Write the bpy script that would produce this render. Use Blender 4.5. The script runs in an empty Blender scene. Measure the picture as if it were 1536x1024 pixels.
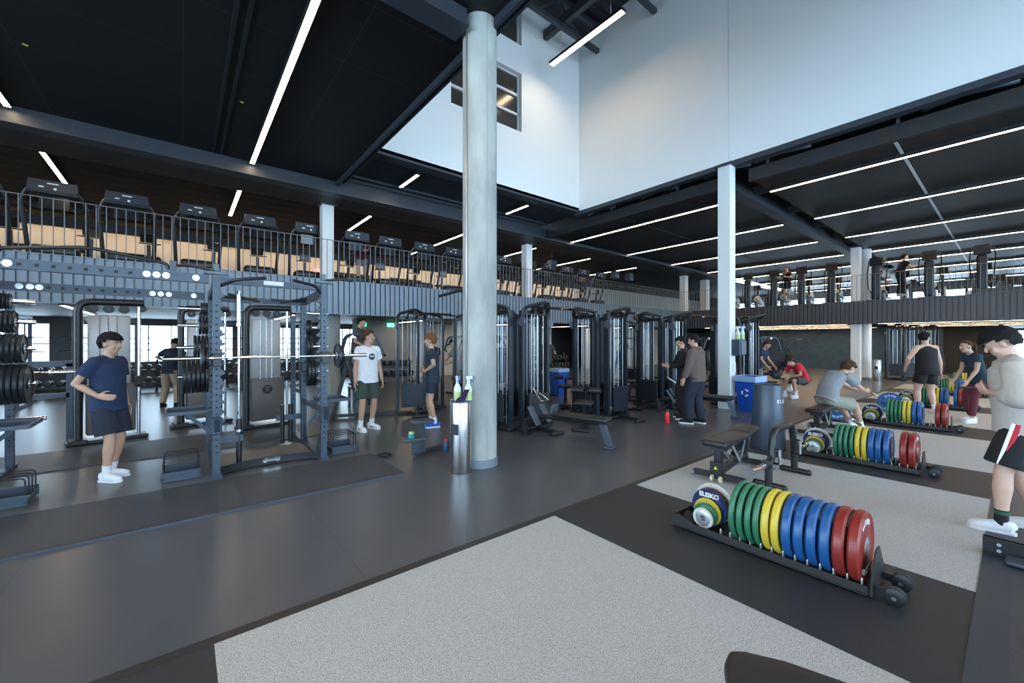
import bpy, bmesh, math, random
from mathutils import Vector, Matrix, Euler
S = bpy.context.scene
COL = S.collection
R = math.radians
# ---------------------------------------------------------------- camera
YAW = 0.6799          # angle between the view axis and the +Y wall direction (clockwise)
cam_d = bpy.data.cameras.new('camera'); cam = bpy.data.objects.new('camera', cam_d); COL.objects.link(cam)
cam_d.sensor_fit = 'HORIZONTAL'; cam_d.sensor_width = 36.0; cam_d.lens = 611.35 / 1536 * 36
cam_d.clip_start = 0.05; cam_d.clip_end = 300
cam.location = (0, 0, 1.6); cam.rotation_euler = (R(90), 0, -YAW)
S.camera = cam
# ---------------------------------------------------------------- world, daylight
W = bpy.data.worlds.new('world'); S.world = W; W.use_nodes = True
wn = W.node_tree.nodes; wl = W.node_tree.links
bg = wn['Background']; bg.inputs[0].default_value = (0.70, 0.86, 1.0, 1); bg.inputs[1].default_value = 6.6
S.view_settings.view_transform = 'Standard'
try: S.view_settings.look = 'None'
except Exception: pass
S.view_settings.gamma = 1.0; S.view_settings.use_curve_mapping = False
S.view_settings.exposure = 0.70
def portal(name, loc, rot, sx, sy):
    l = bpy.data.lights.new(name, 'AREA'); l.shape = 'RECTANGLE'; l.size = sx; l.size_y = sy
    l.cycles.is_portal = True
    o = bpy.data.objects.new(name, l); COL.objects.link(o); o.location = loc; o.rotation_euler = rot
portal('daylight_portal_back', (15, -9.85, 2.7), (R(90), 0, 0), 48, 5.0)
portal('daylight_portal_atrium', (6.7, -9.85, 8.6), (R(90), 0, 0), 6.8, 5.4)
portal('daylight_portal_left', (-8.85, -1, 2.7), (R(90), 0, R(-90)), 17, 5.0)
portal('daylight_portal_far', (6, 19.6, 1.55), (R(-90), 0, 0), 30, 1.4)
LAMP = 23.0
# ---------------------------------------------------------------- materials
def nt(name):
    m = bpy.data.materials.new(name); m.use_nodes = True
    return m, m.node_tree.nodes, m.node_tree.links, m.node_tree.nodes['Principled BSDF']
def mat(name, c, r=.5, metal=0., nscale=0, namt=.0, bump=0., spec=.5, coat=0., stretch=None):
    m, n, l, b = nt(name)
    b.inputs['Base Color'].default_value = (*c, 1); b.inputs['Roughness'].default_value = r
    b.inputs['Metallic'].default_value = metal; b.inputs['Specular IOR Level'].default_value = spec
    b.inputs['Coat Weight'].default_value = coat
    if nscale:
        tc = n.new('ShaderNodeTexCoord'); src = tc.outputs['Object']
        if stretch:
            mp = n.new('ShaderNodeMapping'); mp.inputs['Scale'].default_value = stretch
            l.new(src, mp.inputs[0]); src = mp.outputs[0]
        t = n.new('ShaderNodeTexNoise'); t.inputs['Scale'].default_value = nscale; t.inputs['Detail'].default_value = 4
        l.new(src, t.inputs['Vector'])
        if namt:
            mx = n.new('ShaderNodeMix'); mx.data_type = 'RGBA'
            mx.inputs[6].default_value = (*[max(0, v*(1-namt)) for v in c], 1)
            mx.inputs[7].default_value = (*[min(1, v*(1+namt)) for v in c], 1)
            l.new(t.outputs['Fac'], mx.inputs[0]); l.new(mx.outputs[2], b.inputs['Base Color'])
        if bump:
            bp = n.new('ShaderNodeBump'); bp.inputs['Strength'].default_value = bump; bp.inputs['Distance'].default_value = .01
            l.new(t.outputs['Fac'], bp.inputs['Height']); l.new(bp.outputs[0], b.inputs['Normal'])
    return m
def emit(name, c, s):
    m, n, l, b = nt(name)
    b.inputs['Base Color'].default_value = (.8, .8, .8, 1)
    b.inputs['Emission Color'].default_value = (*c, 1); b.inputs['Emission Strength'].default_value = s
    return m
def lined(name, c, lc, r, px, py, wx=.012, wy=.012, spec=.5, nscale=0, namt=0, metal=0, ox=0, oy=0):
    """base colour with thin joint lines every px / py metres (object coordinates)"""
    m = mat(name, c, r, metal, nscale, namt, spec=spec); n = m.node_tree.nodes; l = m.node_tree.links; b = n['Principled BSDF']
    tc = n.new('ShaderNodeTexCoord'); sp = n.new('ShaderNodeSeparateXYZ'); l.new(tc.outputs['Object'], sp.inputs[0])
    outs = []
    for ax, p, w, o in ((0, px, wx, ox), (1, py, wy, oy)):
        if not p: continue
        a = n.new('ShaderNodeMath'); a.operation = 'ADD'; a.inputs[1].default_value = 1000*p + o; l.new(sp.outputs[ax], a.inputs[0])
        d = n.new('ShaderNodeMath'); d.operation = 'DIVIDE'; d.inputs[1].default_value = p; l.new(a.outputs[0], d.inputs[0])
        f = n.new('ShaderNodeMath'); f.operation = 'FRACT'; l.new(d.outputs[0], f.inputs[0])
        g = n.new('ShaderNodeMath'); g.operation = 'LESS_THAN'; g.inputs[1].default_value = w/p; l.new(f.outputs[0], g.inputs[0])
        outs.append(g.outputs[0])
    if len(outs) == 2:
        mxx = n.new('ShaderNodeMath'); mxx.operation = 'MAXIMUM'; l.new(outs[0], mxx.inputs[0]); l.new(outs[1], mxx.inputs[1]); o = mxx.outputs[0]
    else: o = outs[0]
    mx = n.new('ShaderNodeMix'); mx.data_type = 'RGBA'; mx.inputs[6].default_value = (*c, 1)
    if b.inputs['Base Color'].links: l.new(b.inputs['Base Color'].links[0].from_socket, mx.inputs[6])
    mx.inputs[7].default_value = (*lc, 1); l.new(o, mx.inputs[0]); l.new(mx.outputs[2], b.inputs['Base Color'])
    return m
def speckle(name, c, c2, scale, r=.6):
    m, n, l, b = nt(name); b.inputs['Roughness'].default_value = r
    tc = n.new('ShaderNodeTexCoord'); t = n.new('ShaderNodeTexNoise'); t.inputs['Scale'].default_value = scale; t.inputs['Detail'].default_value = 3
    l.new(tc.outputs['Object'], t.inputs['Vector'])
    cr = n.new('ShaderNodeValToRGB'); cr.color_ramp.elements[0].position = .36; cr.color_ramp.elements[1].position = .56
    cr.color_ramp.elements[0].color = (*c2, 1); cr.color_ramp.elements[1].color = (*c, 1)
    l.new(t.outputs['Fac'], cr.inputs[0]); l.new(cr.outputs[0], b.inputs['Base Color'])
    return m
def glass(name, tint=(.9, .96, 1), k=.12):
    m, n, l, b = nt(name); n.remove(b)
    tr = n.new('ShaderNodeBsdfTransparent'); tr.inputs[0].default_value = (*tint, 1)
    gl = n.new('ShaderNodeBsdfGlossy'); gl.inputs['Roughness'].default_value = .02
    fr = n.new('ShaderNodeFresnel'); fr.inputs[0].default_value = 1.45
    mx = n.new('ShaderNodeMixShader'); l.new(fr.outputs[0], mx.inputs[0]); l.new(tr.outputs[0], mx.inputs[1]); l.new(gl.outputs[0], mx.inputs[2])
    l.new(mx.outputs[0], n['Material Output'].inputs[0])
    return m
M = dict(
 rubber=lined('rubber_floor', (.082, .089, .102), (.045, .05, .058), .30, 1.86, 9.3, .006, .006, nscale=3, namt=.12, ox=.9, oy=2),
 mat=mat('rubber_mat', (.042, .048, .058), .5, nscale=60, namt=.3, bump=.2),
 matb=mat('mat_edge', (.05, .06, .08), .5),
 strip=mat('dark_strip', (.022, .022, .024), .5),
 light=speckle('light_rubber', (.52, .535, .54), (.24, .25, .255), 170, .62),
 stripe=mat('dark_rubber', (.024, .027, .034), .58, nscale=140, namt=.5),
 navymat=mat('navy_mat', (.03, .042, .062), .5, nscale=120, namt=.3),
 white=mat('white_paint', (.80, .82, .82), .6, nscale=1.2, namt=.015),
 whitecol=mat('white_column_paint', (.74, .76, .76), .45),
 concrete=mat('concrete', (.33, .35, .33), .75, nscale=3.4, namt=.75, bump=.25, stretch=(1, 1, .35)),
 conc2=mat('concrete_joint', (.30, .32, .30), .8),
 basebl=mat('blue_grey_base', (.17, .21, .25), .5),
 ceil=lined('black_ceiling_panel', (.004, .004, .0055), (.03, .03, .034), .6, 1.85, 1.25, .012, .012),
 ceilr=lined('slatted_ceiling', (.008, .0095, .012), (.022, .025, .030), .5, .37, 0, .03),
 ceild=mat('dark_blue_soffit', (.012, .018, .027), .6), ceilj=lined('joisted_ceiling', (.012, .017, .025), (.002, .003, .004), .7, 0, .62, .1, .22),
 deck=lined('roof_deck', (.02, .022, .028), (.006, .006, .01), .6, 0, .3, .1, .1),
 beam=mat('beam_paint', (.030, .038, .050), .5),
 beambr=mat('beam_soffit', (.020, .019, .021), .6),
 fascia=mat('corrugated_metal_daylit', (.15, .185, .225), .42, .35),  # left band: the daylight falling on it is put into the colour
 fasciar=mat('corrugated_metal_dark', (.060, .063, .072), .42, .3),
 groove=mat('groove', (.01, .012, .015), .6),
 cream=mat('cream_wall', (.62, .57, .49), .8),
 tealw=mat('teal_wall', (.035, .075, .11), .4, nscale=3, namt=.6),
 darkw=mat('dark_wall', (.012, .012, .014), .7),
 greyw=mat('grey_wall', (.20, .21, .22), .7),
 glass=glass('window_glass'),
 wframe=mat('window_frame_paint', (.62, .65, .68), .4),
 dframe=mat('dark_frame', (.03, .03, .035), .4),
 mirror=mat('mirror', (.75, .8, .82), .03, 1.0),
 roomdark=mat('dark_pane', (.05, .045, .04), .15),
 lamp=emit('lamp_diffuser', (1.0, .74, .48), LAMP),
 lamph=mat('lamp_housing', (.02, .02, .022), .4),
 blk=mat('black_steel', (.012, .013, .016), .38, spec=.5),
 blk2=mat('black_plastic', (.010, .011, .013), .45),
 gun=mat('blue_grey_steel', (.050, .070, .098), .40, .25),
 gun2=mat('slate_steel', (.085, .11, .14), .4, .3),
 chrome=mat('chrome', (.78, .80, .82), .16, 1.0),
 steel=mat('brushed_steel', (.55, .56, .57), .26, 1.0, nscale=8, namt=.06, stretch=(1, 1, .01)),
 gund=mat('dark_steel', (.017, .023, .032), .38, .25), rod=mat('guide_rod_steel', (.42, .45, .48), .30, 1.0), cart=mat('cart_steel', (.045, .044, .043), .4, .4),
 shroud=mat('grey_shroud', (.42, .43, .43), .4, .3),
 shroudd=mat('taupe_shroud', (.12, .11, .105), .45),
 pad=mat('black_upholstery', (.014, .014, .016), .42, nscale=180, bump=.08),
 padb=mat('brown_black_upholstery', (.035, .030, .028), .42),
 iron=mat('black_rubber_plate', (.014, .016, .020), .38),
 cream_wheel=mat('cream_wheel', (.62, .56, .36), .5),
 silver=mat('silver_paint', (.55, .57, .58), .35, .7),
 cable=mat('cable', (.02, .02, .02), .4),
 green=mat('green_rubber', (.030, .165, .085), .38), yellow=mat('yellow_rubber', (.62, .47, .045), .40),
 blue=mat('blue_rubber', (.012, .090, .28), .36), red=mat('red_rubber', (.24, .022, .017), .38),
 navy=mat('navy_rubber', (.012, .030, .10), .4), wplate=mat('white_rubber', (.62, .62, .58), .45),
 maroon=mat('maroon_rubber', (.10, .018, .020), .45),
 binblue=mat('recycling_blue', (.008, .085, .47), .38), liner=mat('plastic_liner', (.34, .48, .70), .35),
 bottle_red=mat('red_bottle', (.72, .025, .035), .35), bottle_green=mat('green_bottle', (.03, .32, .2), .35),
 bottle_teal=mat('teal_bottle', (.02, .28, .30), .4), bottle_blue=mat('blue_bottle', (.03, .08, .16), .35), redcap=mat('red_cap', (.55, .02, .03), .4),
 spray=mat('spray_bottle_plastic', (.62, .70, .72), .3), sprayliq=mat('yellow_green_liquid', (.45, .56, .22), .3), trig=mat('blue_trigger', (.05, .07, .35), .4),
 cloth=mat('purple_cloth', (.045, .035, .10), .9, nscale=30, bump=.5),
 paper=mat('paper', (.75, .76, .76), .8), letter=mat('white_lettering', (.85, .86, .87), .5),
 lettery=mat('yellow_mark', (.75, .62, .03), .5), exitg=emit('exit_green', (.1, .9, .45), 1.2), exitr=emit('exit_red', (.95, .04, .08), 1.2),
 screen=mat('dark_screen', (.008, .010, .014), .15), purple=emit('purple_screen', (.12, .10, .55), .6), knobred=mat('red_knob', (.5, .02, .02), .4),
 sticker=mat('yellow_green_sticker', (.45, .6, .05), .5), wood=mat('tan_board', (.45, .30, .17), .6), brownfl=mat('tan_platform', (.15, .135, .12), .5),
)
for k, c in dict(s1=(.50, .30, .21), s2=(.60, .38, .29), s3=(.42, .25, .17)).items(): M['skin_'+k] = mat('skin_'+k, c, .5, nscale=25, namt=.05)
for k, c in dict(black=(.010, .010, .011), brown=(.06, .032, .018), ginger=(.17, .075, .035)).items(): M['hair_'+k] = mat('hair_'+k, c, .75, nscale=90, namt=.5, bump=.3, stretch=(1, 1, .3), spec=.15)
for k, c in dict(navy=(.011, .027, .075), dnavy=(.012, .018, .035), black=(.010, .010, .012), white=(.74, .76, .80), olive=(.035, .060, .045), grey=(.24, .25, .27),
                 dgrey=(.055, .06, .068), brown=(.115, .080, .070), beige=(.50, .46, .41), khaki=(.34, .27, .20), sage=(.27, .27, .22), red=(.55, .025, .05),
                 maroon=(.12, .02, .03), tan=(.42, .35, .27), dteal=(.015, .035, .055), taupe=(.07, .065, .065)).items():
    M['c_'+k] = mat('cloth_'+k, c, .85, nscale=14, namt=.12, bump=.35)
# ---------------------------------------------------------------- mesh building
V = Vector
def nb(): return bmesh.new()
def addf(bm, vs, fs):
    bv = [bm.verts.new(v) for v in vs]; out = []
    for f in fs:
        try: out.append(bm.faces.new([bv[i] for i in f]))
        except ValueError: pass
    return out
def frame_of(t, up=None):
    t = V(t).normalized(); up = V(up) if up is not None else V((0, 0, 1))
    if abs(t.dot(up.normalized())) > .98: up = V((0, 1, 0)) if abs(t.y) < .9 else V((1, 0, 0))
    a = up.cross(t).normalized(); b = t.cross(a).normalized()
    return a, b, t
BOXF = [(0, 3, 2, 1), (4, 5, 6, 7), (0, 1, 5, 4), (1, 2, 6, 5), (2, 3, 7, 6), (3, 0, 4, 7)]
def box(bm, c, s, rz=0, rot=None):
    c = V(c); m = rot if rot is not None else Matrix.Rotation(rz, 3, 'Z')
    vs = [c + m @ V((x*s[0]/2, y*s[1]/2, z*s[2]/2)) for z in (-1, 1) for x, y in ((-1, -1), (1, -1), (1, 1), (-1, 1))]
    addf(bm, vs, BOXF)
def rbox(bm, c, s, r=.01, rz=0, rot=None, seg=2):
    t = bmesh.new(); bmesh.ops.create_cube(t, size=1); bmesh.ops.scale(t, vec=s, verts=t.verts)
    r = min(r, min(s)*.49)
    bmesh.ops.bevel(t, geom=list(t.edges), offset=r, segments=seg, profile=.5, affect='EDGES')
    m = rot if rot is not None else Matrix.Rotation(rz, 3, 'Z'); c = V(c)
    t.verts.index_update()
    vs = [c + m @ v.co for v in t.verts]; fs = [[v.index for v in f.verts] for f in t.faces]; t.free()
    addf(bm, vs, fs)
def beam(bm, p0, p1, w, h=None, up=None):
    """square tube between two points, w across, h along 'up'"""
    h = h or w; p0 = V(p0); p1 = V(p1); a, b, t = frame_of(p1-p0, up)
    vs = [p + a*x*w/2 + b*y*h/2 for p in (p0, p1) for x, y in ((-1, -1), (1, -1), (1, 1), (-1, 1))]
    addf(bm, vs, BOXF)
def tube(bm, pts, r, n=10, closed=False):
    pts = [V(p) for p in pts]; rs = r if isinstance(r, (list, tuple)) else [r]*len(pts)
    rings = []; a = None
    for i, p in enumerate(pts):
        if closed: t = pts[(i+1) % len(pts)]-pts[i-1]
        else: t = pts[min(i+1, len(pts)-1)]-pts[max(i-1, 0)]
        t.normalize()
        if a is None: a, b, _ = frame_of(t)
        else:
            a = (a - t*a.dot(t)).normalized(); b = t.cross(a)
        k = 1.0
        if 0 < i < len(pts)-1:
            d0 = (pts[i]-pts[i-1]).normalized(); k = 1/max(.6, d0.dot(t))
        rings.append([bm.verts.new(p + (a*math.cos(q)+b*math.sin(q))*rs[i]) for q in [2*math.pi*j/n for j in range(n)]])
    m = len(rings)
    for i in range(m if closed else m-1):
        A, B = rings[i], rings[(i+1) % m]
        for j in range(n):
            f = bm.faces.new((A[j], A[(j+1) % n], B[(j+1) % n], B[j])); f.smooth = True
    if not closed:
        bm.faces.new(list(reversed(rings[0]))); bm.faces.new(rings[-1])
def bend(pts, r, k=5):
    """round the corners of a polyline"""
    pts = [V(p) for p in pts]; out = [pts[0]]
    for i in range(1, len(pts)-1):
        a, b, c = pts[i-1], pts[i], pts[i+1]
        u = (a-b); v = (c-b); rr = min(r, u.length*.49, v.length*.49); s = b+u.normalized()*rr; e = b+v.normalized()*rr
        for j in range(k+1):
            t = j/k; out.append(s*(1-t)**2 + b*2*t*(1-t) + e*t*t)
    out.append(pts[-1]); return out
def cyl(bm, p0, p1, r, n=16, r1=None): tube(bm, [p0, p1], [r, r if r1 is None else r1], n)
def lathe(bm, prof, o=(0, 0, 0), ax=(0, 0, 1), n=24, closed=False):
    """profile of (radius, height) about the axis ax through o"""
    a, b, t = frame_of(ax); o = V(o); rings = []
    for r, h in prof:
        if r < 1e-6: rings.append([bm.verts.new(o+t*h)])
        else: rings.append([bm.verts.new(o+t*h+(a*math.cos(q)+b*math.sin(q))*r) for q in [2*math.pi*j/n for j in range(n)]])
    L = len(rings)
    for i in range(L if closed else L-1):
        A, B = rings[i], rings[(i+1) % L]
        for j in range(n):
            k = (j+1) % n
            vs = ([A[0], B[k], B[j]] if len(A) == 1 and len(B) > 1 else [A[j], A[k], B[0]] if len(B) == 1 and len(A) > 1 else [A[j], A[k], B[k], B[j]] if len(A) > 1 else None)
            if vs:
                try: bm.faces.new(vs)
                except ValueError: pass
def sphere(bm, c, r, n=12, m=8, sc=(1, 1, 1), rot=None):
    c = V(c); rot = rot or Matrix.Identity(3); rings = []
    for i in range(m+1):
        th = math.pi*i/m
        if i in (0, m): rings.append([bm.verts.new(c+rot @ V((0, 0, r*sc[2]*math.cos(th))))])
        else: rings.append([bm.verts.new(c + rot @ V((r*sc[0]*math.sin(th)*math.cos(2*math.pi*j/n), r*sc[1]*math.sin(th)*math.sin(2*math.pi*j/n), r*sc[2]*math.cos(th)))) for j in range(n)])
    for i in range(m):
        A, B = rings[i], rings[i+1]
        for j in range(n):
            k = (j+1) % n
            if len(A) == 1: f = bm.faces.new((A[0], B[j], B[k]))
            elif len(B) == 1: f = bm.faces.new((A[j], B[0], A[k]))
            else: f = bm.faces.new((A[j], B[j], B[k], A[k]))
            f.smooth = True
def prism(bm, poly, d, org=(0, 0, 0), u=(1, 0, 0), v=(0, 0, 1)):
    """2D outline in the (u, v) plane, thickness d along u x v, centred"""
    u = V(u); v = V(v); w = u.cross(v).normalized(); org = V(org); n = len(poly)
    vs = [org+u*x+v*y+w*s*d/2 for s in (-1, 1) for x, y in poly]
    addf(bm, vs, [list(range(n-1, -1, -1)), list(range(n, 2*n))] + [[i, (i+1) % n, n+(i+1) % n, n+i] for i in range(n)])
def obj(name, bm, m, parent=None, smooth=None, loc=None, rz=None):
    bmesh.ops.recalc_face_normals(bm, faces=bm.faces)
    me = bpy.data.meshes.new(name); bm.to_mesh(me); bm.free()
    me.materials.append(M[m] if isinstance(m, str) else m)
    if smooth is not None:
        for p in me.polygons: p.use_smooth = True
        if smooth: me.set_sharp_from_angle(angle=R(smooth))
    o = bpy.data.objects.new(name, me); COL.objects.link(o)
    if parent: o.parent = parent
    if loc: o.location = loc
    if rz: o.rotation_euler = (0, 0, rz)
    return o
def tag(o, label=None, cat=None, group=None, kind=None):
    if label: o['label'] = label
    if cat: o['category'] = cat
    if group: o['group'] = group
    if kind: o['kind'] = kind
    return o
def thing(name, label=None, cat=None, loc=(0, 0, 0), rz=0, group=None):
    o = bpy.data.objects.new(name, None); o.empty_display_size = .2; COL.objects.link(o); o.location = loc; o.rotation_euler = (0, 0, rz)
    return tag(o, label, cat, group)
def struct(name, bm, m, parent=None, smooth=None):
    o = obj(name, bm, m, parent, smooth)
    if parent is None: o['kind'] = 'structure'
    return o
KIDS = {}
def children(o): return [c for c in bpy.data.objects if c.parent == o]
def copy_tree(o, parent=None):
    c = o.copy(); COL.objects.link(c); c.parent = parent
    ks = KIDS.get(o.name)
    if ks is None: ks = KIDS[o.name] = children(o)
    for ch in ks: copy_tree(ch, c)
    return c
def dup(o, loc, rz=0, label=None, group=None):
    c = copy_tree(o); c.location = loc; c.rotation_euler = (0, 0, rz)
    if label: c['label'] = label
    if group: c['group'] = group
    return c
class Proto:
    """the first place() moves the thing itself, the later ones copy it with its parts"""
    def __init__(s, o): s.o = o; s.used = False
    def place(s, loc, rz=0, label=None, group=None):
        if not s.used:
            s.used = True; o = s.o; o.location = loc; o.rotation_euler = (0, 0, rz)
            if label: o['label'] = label
            if group: o['group'] = group
            return o
        return dup(s.o, loc, rz, label, group)
def text(name, body, size, m, parent, loc, rot, depth=.0015, align='CENTER', bold=.0):
    c = bpy.data.curves.new(name, 'FONT'); c.body = body; c.size = size; c.extrude = depth; c.offset = bold; c.align_x = align; c.align_y = 'CENTER'
    t = bpy.data.objects.new(name, c); COL.objects.link(t); bpy.context.view_layer.update()
    me = bpy.data.meshes.new_from_object(t.evaluated_get(bpy.context.evaluated_depsgraph_get()))
    bpy.data.objects.remove(t); me.materials.clear(); me.materials.append(M[m])
    o = bpy.data.objects.new(name, me); COL.objects.link(o)
    if parent: o.parent = parent
    o.location = loc; o.rotation_euler = rot
    return o
ORD = ['first', 'second', 'third', 'fourth', 'fifth', 'sixth', 'seventh', 'eighth', 'ninth', 'tenth', 'eleventh', 'twelfth', 'thirteenth', 'fourteenth']
# ================================================================ the building
X0, X1, Y0, Y1, ZR = -9.0, 40.0, -10.0, 20.0, 11.6
AX0, AX1, AY1, ZA = 3.25, 10.2, 9.1, 5.88       # atrium shaft
MY, MX = 11.3, 21.0                              # mezzanine faces
b = nb(); box(b, ((X0+X1)/2, (Y0+Y1)/2, -.1), (X1-X0+.6, Y1-Y0+.6, .2)); struct('floor', b, 'rubber')
# platform flooring, laid flush a few millimetres proud of the rubber
def sheet(name, x0, x1, y0, y1, z0, z1, m, label=None):
    b = nb(); box(b, ((x0+x1)/2, (y0+y1)/2, (z0+z1)/2), (x1-x0, y1-y0, z1-z0)); o = struct(name, b, m); return o
LE = 2.66
sheet('floor_edge_strip', X0+.1, X1-.1, LE-.0, LE+.07, 0, .006, 'strip')
xs = [-2.30, .13, 2.65, 3.93, 6.35, 7.62, 10.08, 11.35, 13.8, 15.07, 17.5, 18.8, 21.2, 22.5, 25.0]
lm = [1, 1, 1]
sheet('floor_dark_platform', -2.3, .13, -3, LE, 0, .004, 'stripe')
prev = .13
for i, (a, c) in enumerate(zip(xs[1:-1], xs[2:])):
    y0 = .16 if i else -3
    sheet('floor_light_platform' if i % 2 == 0 else 'floor_dark_platform', a, c, y0, LE, 0, .005 if i % 2 == 0 else .004, 'light' if i % 2 == 0 else 'stripe')
# rack platform at lower right
sheet('floor_navy_border', 2.65, 25, .02, .16, 0, .008, 'navymat')
sheet('floor_rack_platform', 2.65, 25, -4, .02, 0, .006, 'mat')
# walls
b = nb()
box(b, (AX0/2+AX1/2, AY1+.1, (ZA+ZR)/2), (0.001, .001, .001)) if False else None
def wall_with_holes(name, axis, pos, a0, a1, z0, z1, holes, th, m):
    """wall plane at pos; axis 'y' runs along x. holes = (a0, a1, z0, z1)"""
    b = nb(); As = sorted({a0, a1, *[h[0] for h in holes], *[h[1] for h in holes]}); Zs = sorted({z0, z1, *[h[2] for h in holes], *[h[3] for h in holes]})
    for i in range(len(As)-1):
        for j in range(len(Zs)-1):
            ca, cz = (As[i]+As[i+1])/2, (Zs[j]+Zs[j+1])/2
            if any(h[0] < ca < h[1] and h[2] < cz < h[3] for h in holes): continue
            s = (As[i+1]-As[i], th, Zs[j+1]-Zs[j]) if axis == 'y' else (th, As[i+1]-As[i], Zs[j+1]-Zs[j])
            c = (ca, pos, cz) if axis == 'y' else (pos, ca, cz)
            box(b, c, s)
    bmesh.ops.remove_doubles(b, verts=b.verts, dist=1e-4)
    return struct(name, b, m)
W1 = (5.35, 7.72, 7.72, 9.42); W2 = (5.35, 7.72, 10.25, 11.35)
wall_with_holes('wall_atrium_left', 'y', AY1+.15, AX0-.3, AX1+.3, ZA, ZR, [W1, W2], .3, 'white')
wall_with_holes('wall_atrium_right', 'x', AX1+.15, Y0, AY1, ZA, ZR, [], .3, 'white')
b = nb(); box(b, (AX0-.15, (Y0+AY1)/2, (5.95+ZR)/2), (.3, AY1-Y0, ZR-5.95)); struct('wall_atrium_near', b, 'white')
# slim joint in the white wall
b = nb(); box(b, (AX1-.003, 4.33, (ZA+ZR)/2), (.006, .012, ZR-ZA)); struct('trim_1', b, 'wframe')
def window(n, axis, pos, a0, a1, z0, z1, ncol, nrow, fm, gm, fw=.07, d=.12):
    t = thing('window_%d' % n); t['kind'] = 'structure'
    b = nb()
    def bar(ca, cz, sa, sz):
        if axis == 'y': box(b, (ca, pos, cz), (sa, d, sz))
        else: box(b, (pos, ca, cz), (d, sa, sz))
    for i in range(ncol+1): bar(a0+(a1-a0)*i/ncol, (z0+z1)/2, fw, z1-z0+fw)
    for j in range(nrow+1): bar((a0+a1)/2, z0+(z1-z0)*j/nrow, a1-a0+fw, fw)
    obj('window_frame', b, fm, t)
    b = nb()
    if axis == 'y': box(b, ((a0+a1)/2, pos, (z0+z1)/2), (a1-a0, .01, z1-z0))
    else: box(b, (pos, (a0+a1)/2, (z0+z1)/2), (.01, a1-a0, z1-z0))
    obj('window_pane', b, gm, t)
    return t
window(1, 'y', AY1+.2, *W1, 2, 3, 'wframe', 'roomdark')
window(2, 'y', AY1+.2, *W2, 2, 1, 'wframe', 'roomdark')
# exterior glazing: behind the camera, at the left end, the far wall under the mezzanine, the far end upstairs
HB = [(X0+.8+i*6.0, X0+.8+i*6.0+5.4, .3, 5.2) for i in range(8)] + [(AX0+.3, AX1-.3, 6.4, 11.2)]
wall_with_holes('wall_back', 'y', Y0-.15, X0-.3, X1+.3, 0, ZR, HB, .3, 'greyw')
for i, h in enumerate(HB): window(3+i, 'y', Y0-.15, *h, 4, 2, 'dframe', 'glass', .06)
HL = [(-9.2+i*4.9, -4.8+i*4.9, .3, 5.2) for i in range(4)]
wall_with_holes('wall_left', 'x', X0-.15, Y0, Y1, 0, ZR, HL, .3, 'greyw')
for i, h in enumerate(HL): window(13+i, 'x', X0-.15, *h, 4, 2, 'dframe', 'glass', .06)
HF = [(-5.6, -3.4, .85, 2.2), (-2.9, 1.6, .85, 2.2), (2.2, 4.3, .85, 2.2), (5.2, 7.6, .85, 2.2)]
wall_with_holes('wall_far', 'y', Y1+.15, X0, X1, 0, 3.15, HF, .3, 'greyw')
for i, h in enumerate(HF): window(18+i, 'y', Y1+.1, *h, 7 if i else 4, 2, 'wframe', 'glass', .04)
b = nb(); box(b, ((X0+X1)/2, Y1-.1, 4.4), (X1-X0, .3, 2.4)); struct('wall_far_upper', b, 'cream')
b = nb(); box(b, ((X0+X1)/2, Y1-.05, 5.75+.3), (X1-X0, .3, 1.1)); struct('wall_far_top', b, 'ceild')
HR = [(-8+i*4.4, -4.2+i*4.4, 3.45, 5.1) for i in range(6)] + [(-8, 1.2, .5, 2.3)]
wall_with_holes('wall_right', 'x', X1+.15, Y0, Y1, 0, 6, HR, .3, 'greyw')
for i, h in enumerate(HR[:6]): window(24+i, 'x', X1+.1, *h, 3, 1, 'dframe', 'glass', .06)
window(31, 'x', X1+.1, *HR[6], 5, 1, 'dframe', 'glass', .06)
b = nb(); box(b, (30.0, 6.6, 1.385), (.3, 8.6, 2.77)); struct('wall_teal', b, 'tealw')
b = nb(); box(b, (29.9, 1.35, 1.385), (.3, 1.9, 2.77)); struct('wall_dark', b, 'darkw')
b = nb(); box(b, (12, 17.2, 1.385), (9.6, .2, 2.77)); struct('wall_back_room', b, 'cream')
b = nb(); box(b, (22.5, 16.0, 1.385), (8, .2, 2.77)); struct('wall_back_room.001', b, 'cream')
b = nb(); box(b, (6.1, 15.7, 1.385), (2.2, .2, 2.77)); struct('wall_partition', b, 'greyw')
# roof over the atrium
b = nb(); box(b, ((AX0+AX1)/2, (Y0+AY1)/2, ZR+.1), (AX1-AX0+1, AY1-Y0+1, .2)); struct('ceiling', b, 'deck')
for i, y in enumerate((8.3, 6.3, 4.3, 2.3, .3, -2, -4.5, -7)):
    t = thing('roof_truss', 'dark steel roof truss crossing the top of the atrium', 'truss', group='roof trusses over the atrium')
    b = nb(); beam(b, (AX0, y, ZR-.12), (AX1, y, ZR-.12), .14, .14); beam(b, (AX0, y, ZR-.85), (AX1, y, ZR-.85), .12, .12); obj('chord', b, 'beam', t)
    b = nb(); n = 8; d = (AX1-AX0)/n
    for k in range(n):
        x = AX0+k*d; tube(b, [(x, y, ZR-.85 if k % 2 else ZR-.12), (x+d, y, ZR-.12 if k % 2 else ZR-.85)], .03, 6)
    obj('web', b, 'beam', t)
b = nb(); beam(b, (8.64, Y0+.2, 10.95), (8.64, AY1-.05, 10.95), .16, .26); tag(obj('roof_beam', b, 'beam'), 'dark steel beam high in the atrium running toward the windowed white wall', 'beam')
b = nb()
for x in (4.2, 6.4): beam(b, (x, Y0+.2, 10.9), (x, AY1-.05, 10.9), .1, .16)
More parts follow.
